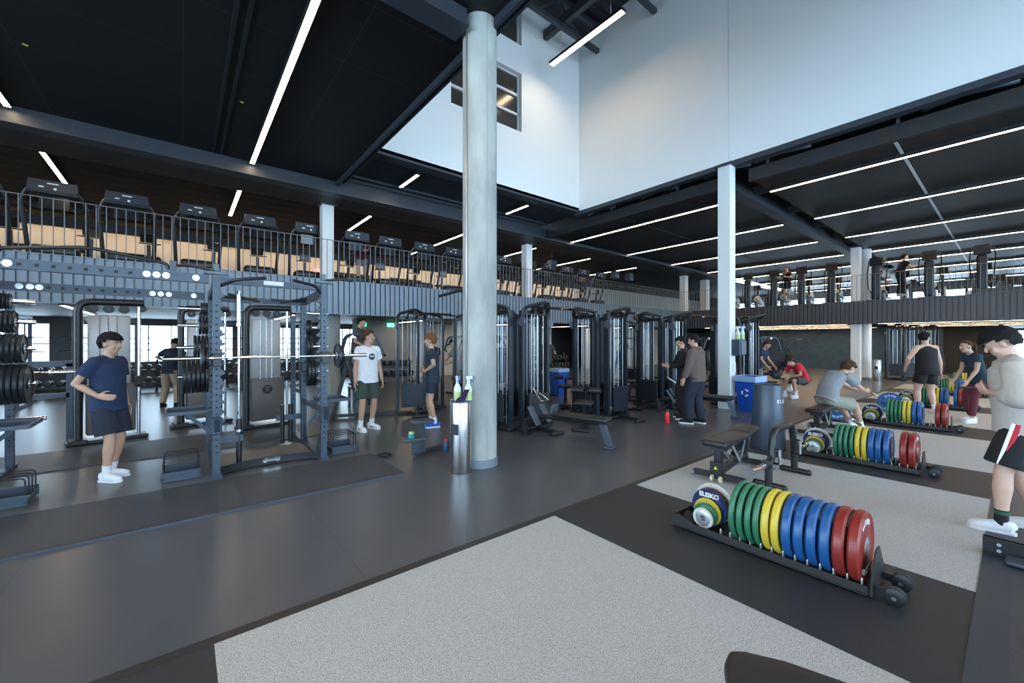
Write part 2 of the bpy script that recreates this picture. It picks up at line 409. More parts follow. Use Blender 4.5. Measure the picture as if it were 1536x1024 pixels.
tag(obj('roof_joist', b, 'beam'), 'pair of thin dark joists under the atrium roof', 'joist', kind='stuff')
# black ceiling, left
b = nb(); box(b, ((X0+3.2)/2, (Y0+11.1)/2, 5.82), (3.2-X0, 11.1-Y0, .14)); struct('ceiling_left', b, 'ceil')
b = nb(); box(b, (3.13, (Y0+11.1)/2, 5.69), (.05, 11.1-Y0, .12)); box(b, (3.23, (Y0+10.9)/2, 5.80), (.04, 10.9-Y0, .3)); struct('trim_2', b, 'beam')
# double cable slot in the black ceiling
for x in (.52, .66):
    b = nb(); box(b, (x, (Y0+11)/2, 5.735), (.05, 11-Y0, .03)); struct('trim_3', b, 'groove')
b = nb(); box(b, (-3.2, 4.4, 5.62), (11.9, .22, .22)); box(b, (-3.2, 4.4, 5.50), (11.9, .32, .03)); struct('trim_4', b, 'beam')
for x, y, l in ((-1.71, 8.71, 'left one'), (.80, 8.44, 'right one')):
    b = nb(); box(b, (x, y, 5.745), (.05, .035, .008), R(30)); tag(obj('ceiling_sticker', b, 'sticker'), 'tiny yellow-green sticker on the black ceiling, %s' % l, 'sticker')
# soffit between the atrium and the big beam
b = nb(); box(b, ((3.26+AX1)/2+.1, (AY1+11.1)/2, 5.95), (AX1-3.26+.2, 11.1-AY1, .12)); struct('ceiling_soffit', b, 'ceild')
b = nb(); box(b, ((3.3+AX1)/2, 10.75, 5.86), (AX1-3.3, .05, .06)); box(b, ((3.3+AX1)/2, 10.95, 5.84), (AX1-3.3, .05, .1)); struct('trim_5', b, 'beam')
# the long beam on the column line
b = nb(); box(b, ((X0+27)/2, 11.16, 5.60), (27-X0, .12, .44)); box(b, ((X0+27)/2, 11.04, 5.38), (27-X0, .36, .03)); struct('trim_6', b, 'beam')
b = nb(); box(b, ((X0+27)/2, 11.75, 5.50), (27-X0, 1.06, .22)); struct('trim_7', b, 'beambr')
# ceiling beyond, over the cardio mezzanine, with its joists
b = nb(); box(b, ((X0+X1)/2, 16.2, 5.70), (X1-X0, 7.8, .1)); struct('ceiling_far', b, 'ceilj')
for y in (12.5, 18.0):
    b = nb(); box(b, (9, y, 5.60), (36, .28, .1)); struct('trim_8', b, 'beambr')
# right slatted ceiling in two fields with an open service slot between
b = nb(); box(b, (10.72+13.2, (4.75+11.0)/2, 5.60), (26.4, 6.2, .12)); struct('ceiling_right', b, 'ceilr')
b = nb(); box(b, (10.72+14.2, (Y0+4.05)/2, 5.60), (28.4, 4.05-Y0, .12)); struct('ceiling_right.001', b, 'ceilr')
for y0, y1, nm in ((4.75, 11.0, 'trim_9'), (Y0, 4.05, 'trim_10')):
    b = nb(); box(b, (10.66, (y0+y1)/2, 5.60), (.12, y1-y0, .30)); struct(nm, b, 'beambr')
b = nb(); box(b, (24.5, 1.5, 5.535), (27.5, .05, .02)); struct('trim_11', b, 'wframe')
b = nb(); box(b, (24.5, 7.9, 5.535), (27.5, .02, .02)); struct('trim_12', b, 'beambr')
b = nb(); box(b, (25.3, .5, 6.6), (29.6, 21, .1)); box(b, ((X0+X1)/2, 10.95, 6.35), (X1-X0+.6, 3.1, .1)); box(b, ((X0+2.9)/2-.2, .5, 6.25), (2.9-X0+.4, 21, .1)); struct('ceiling_void_seal', b, 'darkw')  # dark void slab, plus unseen roof slabs added to stop light leaks
b = nb(); box(b, (24.5, 4.62, 5.62), (28, .18, .34)); box(b, (24.5, 4.62, 5.45), (28, .3, .03)); struct('trim_13', b, 'beam')
for k in range(10):
    b = nb(); box(b, (12.3+k*2.6, 4.4, 5.75), (.18, .6, .2)); struct('trim_14', b, 'beam')
# dark edge member below the white wall with hangers and ducts in the slot
b = nb(); box(b, (AX1+.02, (Y0+AY1)/2+.1, ZA-.06), (.2, AY1-Y0, .12)); box(b, ((AX0+AX1)/2, AY1+.12, ZA+.0), (AX1-AX0, .34, .06)); struct('trim_15', b, 'beam')
for k in range(9):
    b = nb(); beam(b, (10.5, 10.2-k*2.2, 5.7), (10.5, 10.2-k*2.2, 6.5), .05, .05); struct('trim_16', b, 'beam')
random.seed(5)
for k in range(7):
    y = 9.6-k*1.9-random.random()
    b = nb(); tube(b, [(10.48, y, 5.83), (10.46, y-.5, 5.85+random.random()*.05), (10.5, y-1.1, 5.83)], .06, 8)
    tag(obj('cable_bundle', b, 'gun2'), 'grey cable bundle lying in the open slot below the white wall', 'cable', 'cable bundles in the ceiling slot')
# ---------------------------------------------------------------- mezzanine
b = nb()
box(b, ((X0+MX)/2, (MY+.1+Y1)/2, 3.05), (MX-X0, Y1-MY-.1, .3)); box(b, ((MX+.1+X1)/2, (Y0+Y1)/2, 3.05), (X1-MX-.1, Y1-Y0, .3))
struct('mezzanine_floor', b, 'mat')
b = nb()
box(b, ((X0+MX)/2, (MY+.15+Y1)/2, 2.45), (MX-X0, Y1-MY-.15, .06)); box(b, ((MX+.15+X1)/2, (Y0+Y1)/2, 2.45), (X1-MX-.15, Y1-Y0, .06))
struct('ceiling_under_mezzanine', b, 'beambr')
def corrugated(name, axis, pos, a0, a1, z0, z1, pitch, m):
    b = nb(); n = int((a1-a0)/pitch); sg = 1
    for i in range(n):
        a = a0+i*pitch
        for (s, e, dep) in ((0, .78, 0), (.78, 1, .06)):
            p, q = a+s*pitch, a+e*pitch
            if axis == 'y': addf(b, [(p, pos+dep, z0), (q, pos+dep, z0), (q, pos+dep, z1), (p, pos+dep, z1)], [(0, 1, 2, 3)])
            else: addf(b, [(pos+dep, p, z0), (pos+dep, q, z0), (pos+dep, q, z1), (pos+dep, p, z1)], [(0, 1, 2, 3)])
        for q in (a+.78*pitch, a+pitch):
            if axis == 'y': addf(b, [(q, pos, z0), (q, pos+.06, z0), (q, pos+.06, z1), (q, pos, z1)], [(0, 1, 2, 3)])
            else: addf(b, [(pos, q, z0), (pos+.06, q, z0), (pos+.06, q, z1), (pos, q, z1)], [(0, 1, 2, 3)])
    if axis == 'y':
        box(b, ((a0+a1)/2, pos+.09, (z0+z1)/2), (a1-a0, .05, z1-z0)); box(b, ((a0+a1)/2, pos+.05, z1), (a1-a0, .14, .015)); box(b, ((a0+a1)/2, pos+.05, z0), (a1-a0, .14, .015))
    else:
        box(b, (pos+.09, (a0+a1)/2, (z0+z1)/2), (.05, a1-a0, z1-z0)); box(b, (pos+.05, (a0+a1)/2, z1), (.14, a1-a0, .015)); box(b, (pos+.05, (a0+a1)/2, z0), (.14, a1-a0, .015))
    o = struct(name, b, m); return o
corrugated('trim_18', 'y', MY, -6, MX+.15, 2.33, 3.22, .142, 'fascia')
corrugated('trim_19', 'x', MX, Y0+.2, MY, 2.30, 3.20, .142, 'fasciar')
def railing(name, label, axis, pos, a0, a1, zb, zt, pitch, near, m):
    t = thing(name, label, 'railing')
    b = nb()
    if axis == 'y': beam(b, (a0, pos, zt), (a1, pos, zt), .04, .012); beam(b, (a0, pos, zb+.03), (a1, pos, zb+.03), .03, .012)
    else: beam(b, (pos, a0, zt), (pos, a1, zt), .04, .012); beam(b, (pos, a0, zb+.03), (pos, a1, zb+.03), .03, .012)
    obj('handrail', b, m, t)
    n = int((a1-a0)/pitch); ps = sorted([a0+i*pitch for i in range(n)], key=lambda a: abs(a-near))
    me = None
    for a in ps[:100]:
        if me is None:
            b = nb(); box(b, (0, 0, (zt-zb)/2), (.014, .014, zt-zb)); o = obj('baluster', b, m, t); me = o
        else: o = me.copy(); COL.objects.link(o)
        o.location = (a, pos, zb) if axis == 'y' else (pos, a, zb)
    b = nb()
    for a in ps[100:]:
        c = (a, pos, (zb+zt)/2) if axis == 'y' else (pos, a, (zb+zt)/2)
        box(b, c, (.014, .014, zt-zb))
    o = obj('baluster_row', b, m, t); o['kind'] = 'stuff'
M['rail'] = mat('rail_paint', (.13, .145, .165), .4, .4)
railing('mezzanine_railing', 'dark vertical bar railing along the treadmill balcony on the left', 'y', MY+.04, -6, MX, 3.2, 4.27, .142, -2.5, 'rail')
railing('mezzanine_railing', 'dark vertical bar railing along the balcony on the right, behind the white column', 'x', MX+.04, -3.5, MY, 3.2, 4.25, .142, 0, 'rail')
# solid low cabinet on the right balcony edge
b = nb(); rbox(b, (MX+.35, -.9, 3.30), (.5, 3.6, .22), .03); tag(obj('parapet_box', b, 'blk'), 'black low box capping the right end of the right balcony', 'parapet')
# fill light added to brighten the upstairs back wall: the diffuser faces the wall
t = thing('wall_fill_light', 'long dark added fill light above the cream upstairs wall', 'ceiling light')
b = nb(); box(b, (7, 18.92, 5.35), (30, .05, .30)); box(b, (7, 19.05, 5.49), (30, .3, .03)); obj('housing', b, 'lamph', t)
b = nb(); box(b, (7, 19.05, 5.45), (29.8, .05, .02)); obj('diffuser', b, 'lamp', t)
# columns
def square_column(x, y, z0, z1, s, label):
    t = thing('square_column', label, 'column', (x, y, 0))
    b = nb(); rbox(b, (0, 0, (z0+z1)/2), (s, s, z1-z0), .012); obj('shaft', b, 'whitecol', t)
    b = nb(); box(b, (0, 0, z1-.02), (s+.12, s+.12, .05)); obj('head_plate', b, 'beam', t)
    return t
square_column(10.13, 4.36, 0, 5.80, .29, 'tall white square column beside the blue recycling bin')
square_column(21.35, 4.1, 0, 5.45, .30, 'white square column passing the right balcony')
square_column(3.12, 12.05, 3.2, 5.4, .30, 'white square column upstairs behind the railing above the power rack')
square_column(10.45, 12.0, 3.2, 5.4, .30, 'white square column upstairs just right of the round concrete column')
square_column(22.4, 12.0, 3.2, 5.4, .34, 'small distant white column upstairs at the balcony corner, left one')
square_column(24.9, 12.0, 3.2, 5.4, .40, 'small distant white column upstairs at the balcony corner, right one')
def round_column(x, y, z0, z1, r, label, m='concrete', base=True, seams=True):
    t = thing('round_column', label, 'column', (x, y, 0))
    b = nb(); cyl(b, (0, 0, z0), (0, 0, z1), r, 48); obj('shaft', b, m, t, 40)
    if base: b = nb(); cyl(b, (0, 0, 0), (0, 0, .10), r+.012, 48); obj('base_collar', b, 'basebl', t, 40)
    if seams:
        for a in (-100, 80):
            q = R(a); b = nb(); box(b, (r*math.cos(q), r*math.sin(q), (z0+z1)/2), (.006, .008, z1-z0), q); obj('form_seam', b, 'conc2', t)
    return t
rc = round_column(3.03, 4.42, 0, 6.3, .222, 'large round raw concrete column in the middle foreground')
b = nb(); q = R(-170); tube(b, [(.236*math.cos(q), .236*math.sin(q), .1), (.236*math.cos(q), .236*math.sin(q), 5.6)], .010, 6); obj('conduit', b, 'silver', rc)
round_column(3.25, 12.1, 0, 2.42, .235, 'round concrete column behind the power rack, under the balcony')
round_column(10.45, 12.0, 0, 2.42, .235, 'round concrete column under the balcony beside the small blue bin')
round_column(22.3, 4.0, 0, 5.45, .22, 'round cream column just right of the far white square column', 'whitecol', seams=False)
b = nb(); beam(b, (3.25, 4.6, 6.15), (AX1, 4.6, 6.15), .25, .35) if False else None
# ---------------------------------------------------------------- lamps
def lamp(x, y0, y1, z, label, group=None, w=.085, suspended=False):
    L = y1-y0; t = thing('linear_light', label, 'ceiling light', (x, (y0+y1)/2, z), 0, group)
    b = nb(); box(b, (0, 0, .035), (w+.03, L+.03, .06))
    for s in (-1, 1): box(b, (s*(w/2+.008), 0, 0), (.014, L+.03, .024)); box(b, (0, s*(L/2+.008), 0), (w, .014, .024))
    obj('housing', b, 'lamph', t)
    b = nb(); box(b, (0, 0, -.004), (w, L, .014)); obj('diffuser', b, 'lamp', t)
    if suspended:
        for s in (-.35, .35): b = nb(); tube(b, [(0, s*L, .06), (0, s*L, ZR-z-.9)], .004, 6); obj('suspension_wire', b, 'steel', t)
    return t
lamp(1.24, -4, 11.0, 5.68, 'long warm strip light on the black ceiling above the power rack')
lamp(-2.36, 3, 11.0, 5.68, 'warm strip light on the black ceiling at the far left edge')
lamp(-6.0, 0, 11.0, 5.68, 'warm strip light on the black ceiling beyond the left edge')
lamp(-2.3, -8, 1, 5.68, 'warm strip light on the black ceiling behind the viewer')
lamp(4.62, 9.5, 10.55, 5.81, 'short strip light on the dark soffit left of the concrete column')
lamp(8.3, 9.5, 10.55, 5.81, 'short strip light on the dark soffit right of the concrete column')
lamp(8.3, 5.98, 8.45, 9.6, 'strip light hanging high in the atrium in front of the white walls', w=.15, suspended=True)
for x, y1 in ((1.17, 15.6), (-2.29, 15.9), (4.63, 15.2), (8.1, 17.5), (11.7, 17), (15.2, 16.8), (19.0, 16.9)):
    lamp(x, 12.75, y1, 5.58, 'strip light over the left balcony, %s' % ({1.17: 'above the third treadmill', -2.29: 'at its far left', 4.63: 'just right of the white square column', 8.1: 'touching the concrete column in view', 11.7: 'first one right of the concrete column', 15.2: 'second one right of the concrete column', 19.0: 'third one right of the concrete column'}[x]))
RX = (11.78, 15.45, 19.15, 22.95, 26.6, 30.3, 34.0, 37.6)
for i, x in enumerate(RX):
    lamp(x, 4.85, 10.9, 5.465, 'strip light left of the ceiling service slot, %s from the white wall' % ORD[i])
    lamp(x, -9, 3.98, 5.465, 'strip light right of the ceiling service slot, %s from the white wall' % ORD[i])
for i, (x, y0, y1) in enumerate(((-1.9, 12.2, 16), (2.4, 12.6, 17), (6.6, 12.4, 15.2), (10.9, 12.6, 16.5), (14.8, 12.4, 15.8), (18.4, 12.4, 15.8))):
    lamp(x, y0, y1, 2.345, 'strip light under the left balcony, %s from the left' % ORD[i])
for i, x in enumerate((22.4, 24.4, 26.4, 28.3)):
    lamp(x, 4.6 if i != 9 else 0, 10.8, 2.345, 'strip light under the right balcony left of its column, %s row back' % ORD[i])
    lamp(x, -1.5, 3.6, 2.345, 'strip light under the right balcony right of its column, %s row back' % ORD[i])
# ================================================================ weights
random.seed(11)
def disc_bm(R0, t, hole=.026, hub=.10, rim=.012, recess=.012, n=40):
    """plate about the Y axis, centred on the origin, with raised rim and recessed web"""
    b = nb(); h = t/2
    prof = [(hole, -h+.002), (hub, -h+.002), (hub+.01, -h+recess), (R0*.80, -h+recess), (R0*.86, -h+.001), (R0-rim, -h), (R0, -h+rim), (R0, h-rim), (R0-rim, h), (R0*.86, h-.001), (R0*.80, h-recess), (hub+.01, h-recess), (hub, h-.002), (hole, h-.002)]
    lathe(b, prof, ax=(0, 1, 0), n=n, closed=True); return b
def bumper(kind, R0, t, m, word=None, name='bumper_plate'):
    r = thing(name, None, 'weight plate')
    obj('rubber_disc', disc_bm(R0, t, .05, .075, min(.012, t*.3), .007), m, r, 30)
    b = nb(); lathe(b, [(.026, -t/2-.001), (.055, -t/2-.001), (.072, -t/2+.006), (.072, t/2-.006), (.055, t/2+.001), (.026, t/2+.001)], ax=(0, 1, 0), n=28, closed=True); obj('steel_hub', b, 'silver', r, 30)
    if word:
        for s in (1, -1):
            n = len(word); sweep = .26*n/ (R0/.225)
            for i, ch in enumerate(word):
                for off in (0, math.pi):
                    a = (i-(n-1)/2)*(.048/R0*1.0)+off
                    rr = R0*.70
                    # letters around the web, tops outward
                    px, pz = rr*math.sin(a)*(-s), rr*math.cos(a)
                    t_ = None
                    key = (ch, m, s)
                    LET.setdefault(ch, None)
                    if LET[ch] is None:
                        q = text('lettering', ch, .05, 'letter', None, (0, 0, 0), (0, 0, 0), .001, bold=.0012); LET[ch] = q.data; q.parent = r; o = q
                    else:
                        o = bpy.data.objects.new('lettering', LET[ch]); COL.objects.link(o); o.parent = r
                    yy = s*(t/2-.0055 if True else 0)
                    o.location = (px, yy, pz)
                    o.matrix_local = Matrix.Translation((px, yy, pz)) @ Matrix.Rotation(math.pi if s > 0 else 0, 4, 'Z') @ Matrix.Rotation(R(90), 4, 'X') @ Matrix.Rotation(-a, 4, 'Z')
    return Proto(r)
LET = {}
PL = {}
for k, c, t in (('green', 'green', .042), ('yellow', 'yellow', .050), ('blue', 'blue', .058), ('red', 'red', .064)):
    PL[k] = bumper(k, .225, t, c, 'ELEIKO' if k in ('blue', 'red') else None)
SM = {k: bumper(k, r0, t, c, None, 'change_plate') for k, r0, t, c in (('white', .165, .022, 'wplate'), ('maroon', .150, .024, 'maroon'), ('yellow', .115, .022, 'yellow'), ('green', .100, .020, 'green'), ('pale', .085, .018, 'wplate'))}
nav = bumper('navy', .150, .024, 'navy', None, 'change_plate')
tx = text('lettering', 'ELEIKO', .052, 'letter', nav.o, (0, 0, 0), (0, 0, 0), .001, bold=.002)
tx.matrix_local = Matrix.Translation((0, .0125, .098)) @ Matrix.Rotation(math.pi, 4, 'Z') @ Matrix.Rotation(R(90), 4, 'X')
SM['navy'] = nav
def make_sled():
    """wheeled plate tray, origin at the wheel end, running toward +Y"""
    r = thing('plate_cart', None, 'weight plate rack'); L = 1.32
    b = nb()
    for x in (-.16, .16):
        beam(b, (x, .02, .048), (x, L, .048), .006, .05); beam(b, (x, .02, .024), (x, L, .024), .03, .006)
    box(b, (0, L/2, .028), (.32, L, .006))
    for x in (-.16, .16): prism(b, [(L-.28, .025), (L, .025), (L, .09), (L-.06, .12), (L-.24, .06)], .006, (x, 0, 0), (0, 1, 0), (0, 0, 1))
    box(b, (0, L, .06), (.32, .008, .07)); obj('tray', b, 'cart', r)
    b = nb(); prism(b, [(-.17, .02), (.17, .02), (.17, .12), (.05, .27), (-.05, .27), (-.17, .12)], .010, (0, .0, 0)); obj('end_plate', b, 'cart', r)
    for k in range(13):
        y = .05+k*.072
        for s in (-1, 1): b = nb(); tube(b, bend([(s*.155, y, .03), (s*.150, y, .12), (s*.11, y, .03)], .02, 3), .006, 6); obj('divider', b, 'silver', r)
    b = nb(); prism(b, [(-.13, 0), (.11, 0), (-.01, .08)], .10, (0, L-.10, .03)); obj('change_plate_cradle', b, 'blk', r)
    for s in (-1, 1): b = nb(); beam(b, (s*.12, -.01, .06), (s*.12, -.09, .06), .03, .05); obj('axle_bracket', b, 'blk', r)
    for s in (-1, 1):
        w = nb()
        for q in (-.02, .02): lathe(w, [(.012, -.014), (.040, -.014), (.052, -.008), (.052, .008), (.040, .014), (.012, .014)], (s*.12+q, -.10, .056), (1, 0, 0), 20, True)
        wo = obj('wheel', w, 'blk2', r, 30)
        c = nb(); cyl(c, (s*.12-.045, -.10, .056), (s*.12+.045, -.10, .056), .011, 10); obj('axle_cap', c, 'chrome', wo, 30)
    for s in (-1, 1):
        f = nb(); cyl(f, (s*.13, L-.06, 0), (s*.13, L-.06, .026), .02, 10); obj('foot', f, 'blk2', r, 30)
    return r
sled = Proto(make_sled())
SN = ['nearest', 'second nearest', 'third nearest', 'fourth nearest', 'fifth nearest', 'farthest']
FILL = [['red', 'red', 'blue', 'blue', 'blue', 'blue', 'yellow', 'yellow', 'green', 'green', 'green', 'green'],
        ['red', 'red', None, 'blue', 'blue', 'blue', 'yellow', 'yellow', 'green', 'green', 'green', 'green'],
        ['red', 'red', None, None, 'blue', 'blue', 'yellow', 'yellow', 'green', 'green', 'green', 'green'],
        ['red', 'red', 'blue', None, 'blue', 'blue', 'yellow', 'yellow', 'green', 'green', 'green', 'green'],
        ['red', 'red', 'blue', 'blue', 'blue', 'blue', 'yellow', 'yellow', 'green', 'green', 'green', 'green'],
        [None, 'red', 'blue', 'blue', 'blue', 'blue', 'yellow', 'yellow', 'green', 'green', 'green', 'green']]
TH = dict(green=.042, yellow=.05, blue=.058, red=.064)
SX = (3.47, 6.95, 10.65, 14.25, 18.0, 21.7)
SY = (.56, .70, .72, .66, .66, .6)
for i, (x, y0) in enumerate(zip(SX, SY)):
    sled.place((x, y0, .004), R((0, 0, 1, -1, 0, 0)[i]), '%s low wheeled rack of coloured bumper plates on the dark floor stripe' % SN[i], 'wheeled plate racks on the platforms')
    y = y0+.05; cnt = {}
    tot = {c: FILL[i].count(c) for c in TH}
    for c in FILL[i]:
        t = TH.get(c, .062)
        if c is None: y += t+.016; continue
        cnt[c] = cnt.get(c, 0)+1; k = cnt[c]
        side = ORD[k-1]
        PL[c].place((x, y+t/2, .225+.036), R(random.uniform(-.6, .6)), '%s %s bumper plate from the wheels on the %s plate rack' % (side, c, SN[i]), '%s bumper plates' % c)
        y += t+.014
    y = y0+1.03+.0
    xk = x+.115
    for c, r0, zz in (('white', .165, .0), ('maroon', .150, 0), ('navy', .150, 0), ('yellow', .115, 0), ('green', .100, 0), ('pale', .085, 0)):
        t = .024; o = SM[c].place((xk, y+.06, .036+r0*1.0), R(90), '%s small change plate at the left end of the %s plate rack' % ({'pale': 'smallest white', 'white': 'largest white'}.get(c, c), SN[i]), 'small change plates')
        xk -= t+.014
# black iron-look plates
def black_plate(R0, t, nm):
    r = thing(nm, None, 'weight plate')
    obj('plate_body', disc_bm(R0, t, .026, .06, .008, t*.28), 'iron', r, 30)
    b = nb(); lathe(b, [(.026, -t/2-.001), (.045, -t/2-.001), (.045, t/2+.001), (.026, t/2+.001)], ax=(0, 1, 0), n=20, closed=True); obj('steel_insert', b, 'silver', r, 30)
    return Proto(r)
BP = {k: black_plate(r0, t, 'weight_plate') for k, r0, t in (('big', .225, .042), ('mid', .165, .036), ('small', .125, .03), ('tiny', .09, .022))}
def barbell(y_free=False, L=2.2):
    r = thing('barbell', None, 'barbell')
    b = nb(); cyl(b, (-.655, 0, 0), (.655, 0, 0), .014, 12); obj('shaft', b, 'chrome', r, 30)
    for s in (-1, 1):
        b = nb(); cyl(b, (s*.68, 0, 0), (s*L/2, 0, 0), .025, 16); so = obj('sleeve', b, 'chrome', r, 30)
        b = nb(); cyl(b, (s*.655, 0, 0), (s*.685, 0, 0), .036, 16); obj('collar', b, 'chrome', so, 30)
    return Proto(r)
BB = barbell()
# ================================================================ power racks
def power_rack(mirror=1):
    """origin = floor point midway between the two front uprights, front at -Y; x half width .59"""
    r = thing('power_rack', None, 'power rack'); hw = .59
    def upright(x, y, h, w=.075, nm='upright'):
        b = nb(); beam(b, (x, y, .03), (x, y, h), w, w, (0, 1, 0)); o = obj(nm, b, 'gun', r)
        b = nb(); n = int((h-.5)/.075)
        for k in range(n):
            z = .3+k*.075
            box(b, (x, y-w/2-.001, z), (.022, .004, .022)); box(b, (x-w/2-.001, y, z), (.004, .022, .022)); box(b, (x+w/2+.001, y, z), (.004, .022, .022))
        h2 = obj('hole_row', b, 'groove', o)
        return o
    for x in (-hw, hw):
        u = upright(x, 0, 2.36)
        b = nb()                                  # saw-tooth safety ladder on the inner face
        s = -1 if x > 0 else 1
        for k in range(14):
            z = .62+k*.115; prism(b, [(0, 0), (.045, .02), (.045, .045), (.02, .05), (.02, .075), (0, .085)], .05, (x+s*.037, .01, z), (s, 0, 0), (0, 0, 1))
        obj('rack_teeth', b, 'gun', u)
        upright(x, 1.17, 2.30); upright(x, 1.95 if x > 0 else 1.85, 2.05, .07)
        b = nb(); box(b, (x, 0, .02), (.11, .16, .04)); box(b, (x, 1.0, .03), (.09, 2.1, .05)); obj('foot_rail', b, 'gun', r)
        b = nb(); prism(b, [(0, 0), (.30, 0), (0, .30)], .012, (x, .10, .06), (0, 1, 0), (0, 0, 1)); prism(b, [(0, 0), (.26, 0), (0, .26)], .012, (x-s*0, 1.12, .06), (0, -1, 0), (0, 0, 1)); obj('gusset', b, 'gun', r)
        b = nb(); beam(b, (x, 0, 2.27), (x, 1.17, 2.22), .07, .09); obj('side_beam', b, 'gun', r)
        b = nb(); box(b, (x, -.02, 2.40), (.22, .10, .03)); box(b, (x, 0, 2.47), (.05, .05, .08)); obj('top_cap', b, 'gun2', r)
        # lift assist catcher low on the upright
        b = nb(); rbox(b, (x, -.07, .62), (.10, .10, .20), .015); beam(b, (x, -.09, .55), (x, -.20, .72), .05, .05); obj('spotter_bracket', b, 'gun', r)
        b = nb(); rbox(b, (x, -.075, 1.39), (.10, .10, .14), .01); rbox(b, (x, -.125, 1.36), (.09, .02, .10), .006); obj('bar_hook', b, 'blk', r)
    # cross members
    b = nb(); beam(b, (-hw, .04, 2.33), (hw, .04, 2.33), .06, .08); obj('front_crossmember', b, 'gun', r)
    b = nb(); beam(b, (-hw, 1.17, 2.2), (hw, 1.17, 2.2), .06, .08); obj('rear_crossmember', b, 'gun', r)
    b = nb(); box(b, (.0, -.0, 2.335), (.22, .004, .05)); obj('maker_plate', b, 'paper', r, loc=(0, 0, 0))
    for s in (-1, 1):
        b = nb(); tube(b, bend([(s*.58, .10, 2.25), (s*.42, -.30, 2.31), (s*.14, -.42, 2.34)], .08), .019, 10); obj('pull_up_handle', b, 'blk', r, 40)
        b = nb(); tube(b, bend([(s*.50, .60, 2.19), (s*.30, .55, 2.17), (s*.10, .80, 2.20)], .06), .018, 10); tube(b, [(s*.45, .35, 2.2), (s*.12, .25, 2.12)], .018, 10); obj('grip_bar', b, 'blk', r, 40)
        b = nb(); tube(b, bend([(s*.55, 0, 2.42), (s*.82, -.05, 2.46), (s*.95, -.10, 2.44)], .05), .017, 10); obj('dip_handle', b, 'blk', r, 40)
    # bowed base strap with platform
    b = nb(); n = 14
    for k in range(n):
        a0, a1 = -hw+2*hw*k/n, -hw+2*hw*(k+1)/n
        f = lambda a: .02+.16*(1-(abs(a)/hw)**2.2)
        beam(b, (a0, f(a0), .06), (a1+.002, f(a1), .06), .012, .09)
    obj('bowed_front_strap', b, 'blk', r)
    b = nb()
    for s in (-1, 1): cyl(b, (s*.07, .16, .07), (s*.07, .19, .07), .03, 14)
    box(b, (0, .16, .07), (.10, .02, .03)); obj('strap_clasp', b, 'chrome', r, 30)
    b = nb(); poly = [(-hw+.05, .08)]+[(a, .05+.16*(1-(abs(a)/hw)**2.2)) for a in [(-.4+.1*k) for k in range(9)]]+[(hw-.05, .08), (hw-.05, 1.05), (-hw+.05, 1.05)]
    vs = [(x, y, .012) for x, y in poly]; vs2 = [(x, y, .03) for x, y in poly]; m_ = len(poly)
    addf(b, vs+vs2, [list(range(m_-1, -1, -1)), list(range(m_, 2*m_))]+[[i, (i+1) % m_, m_+(i+1) % m_, m_+i] for i in range(m_)]); obj('inner_platform', b, 'brownfl', r)
    # storage: pegs both sides, tray, wire band stand, bar holders
    for s in (-1, 1):
        for z in (2.05, 1.82, 1.52, 1.12):
            b = nb(); cyl(b, (s*(hw+.03), 1.17, z), (s*(hw+.36), 1.17, z), .025, 14); p = obj('storage_peg', b, 'chrome', r, 30)
        b = nb(); box(b, (s*(hw+.27), .62, .72), (.38, .50, .012))
        for dx, dy, sx, sy in ((-.19, 0, .012, .5), (.19, 0, .012, .5), (0, -.25, .38, .012), (0, .25, .38, .012)): box(b, (s*(hw+.27+dx), .62+dy, .735), (sx, sy, .04))
        obj('side_tray', b, 'gun', r)
        b = nb(); beam(b, (s*hw, .75, .38), (s*(hw+.30), .75, .70), .04, .04); beam(b, (s*hw, .75, .70), (s*(hw+.30), .75, .70), .04, .04); beam(b, (s*hw, 0, .66), (s*hw, 1.17, .66), .05, .05); obj('tray_strut', b, 'gun', r)
        b = nb(); x = s*(hw+.32)
        box(b, (x, .12, .06), (.36, .02, .10)); box(b, (x, .52, .06), (.36, .02, .10)); box(b, (x-s*.17, .32, .06), (.02, .42, .06)); box(b, (x+s*.17, .32, .04), (.02, .42, .03))
        st = obj('band_stand', b, 'gun', r)
        for k in range(4):
            b = nb(); y = .14+k*.12; tube(b, bend([(x-.16, y, .08), (x-.16, y, .27), (x+.16, y, .27), (x+.16, y, .08)], .04, 4), .007, 6); obj('wire_loop', b, 'blk', st, 40)
    for x, y in ((-.34, .30), (.30, 1.22), (.42, 1.25)):
        b = nb(); cyl(b, (x, y, .03), (x, y, .62), .032, 14); obj('bar_holder_tube', b, 'blk', r, 30)
    b = nb(); beam(b, (.22, 1.24, .42), (.59, 1.24, .42), .06, .08); beam(b, (-.59, .30, .38), (-.30, .30, .38), .06, .08); obj('holder_arm', b, 'gun', r)
    for x in (-hw, hw): b = nb(); rbox(b, (x, 1.10, 1.2), (.11, .12, .14), .01); obj('sliding_block', b, 'blk', r)
    return r
RK = Proto(power_rack())
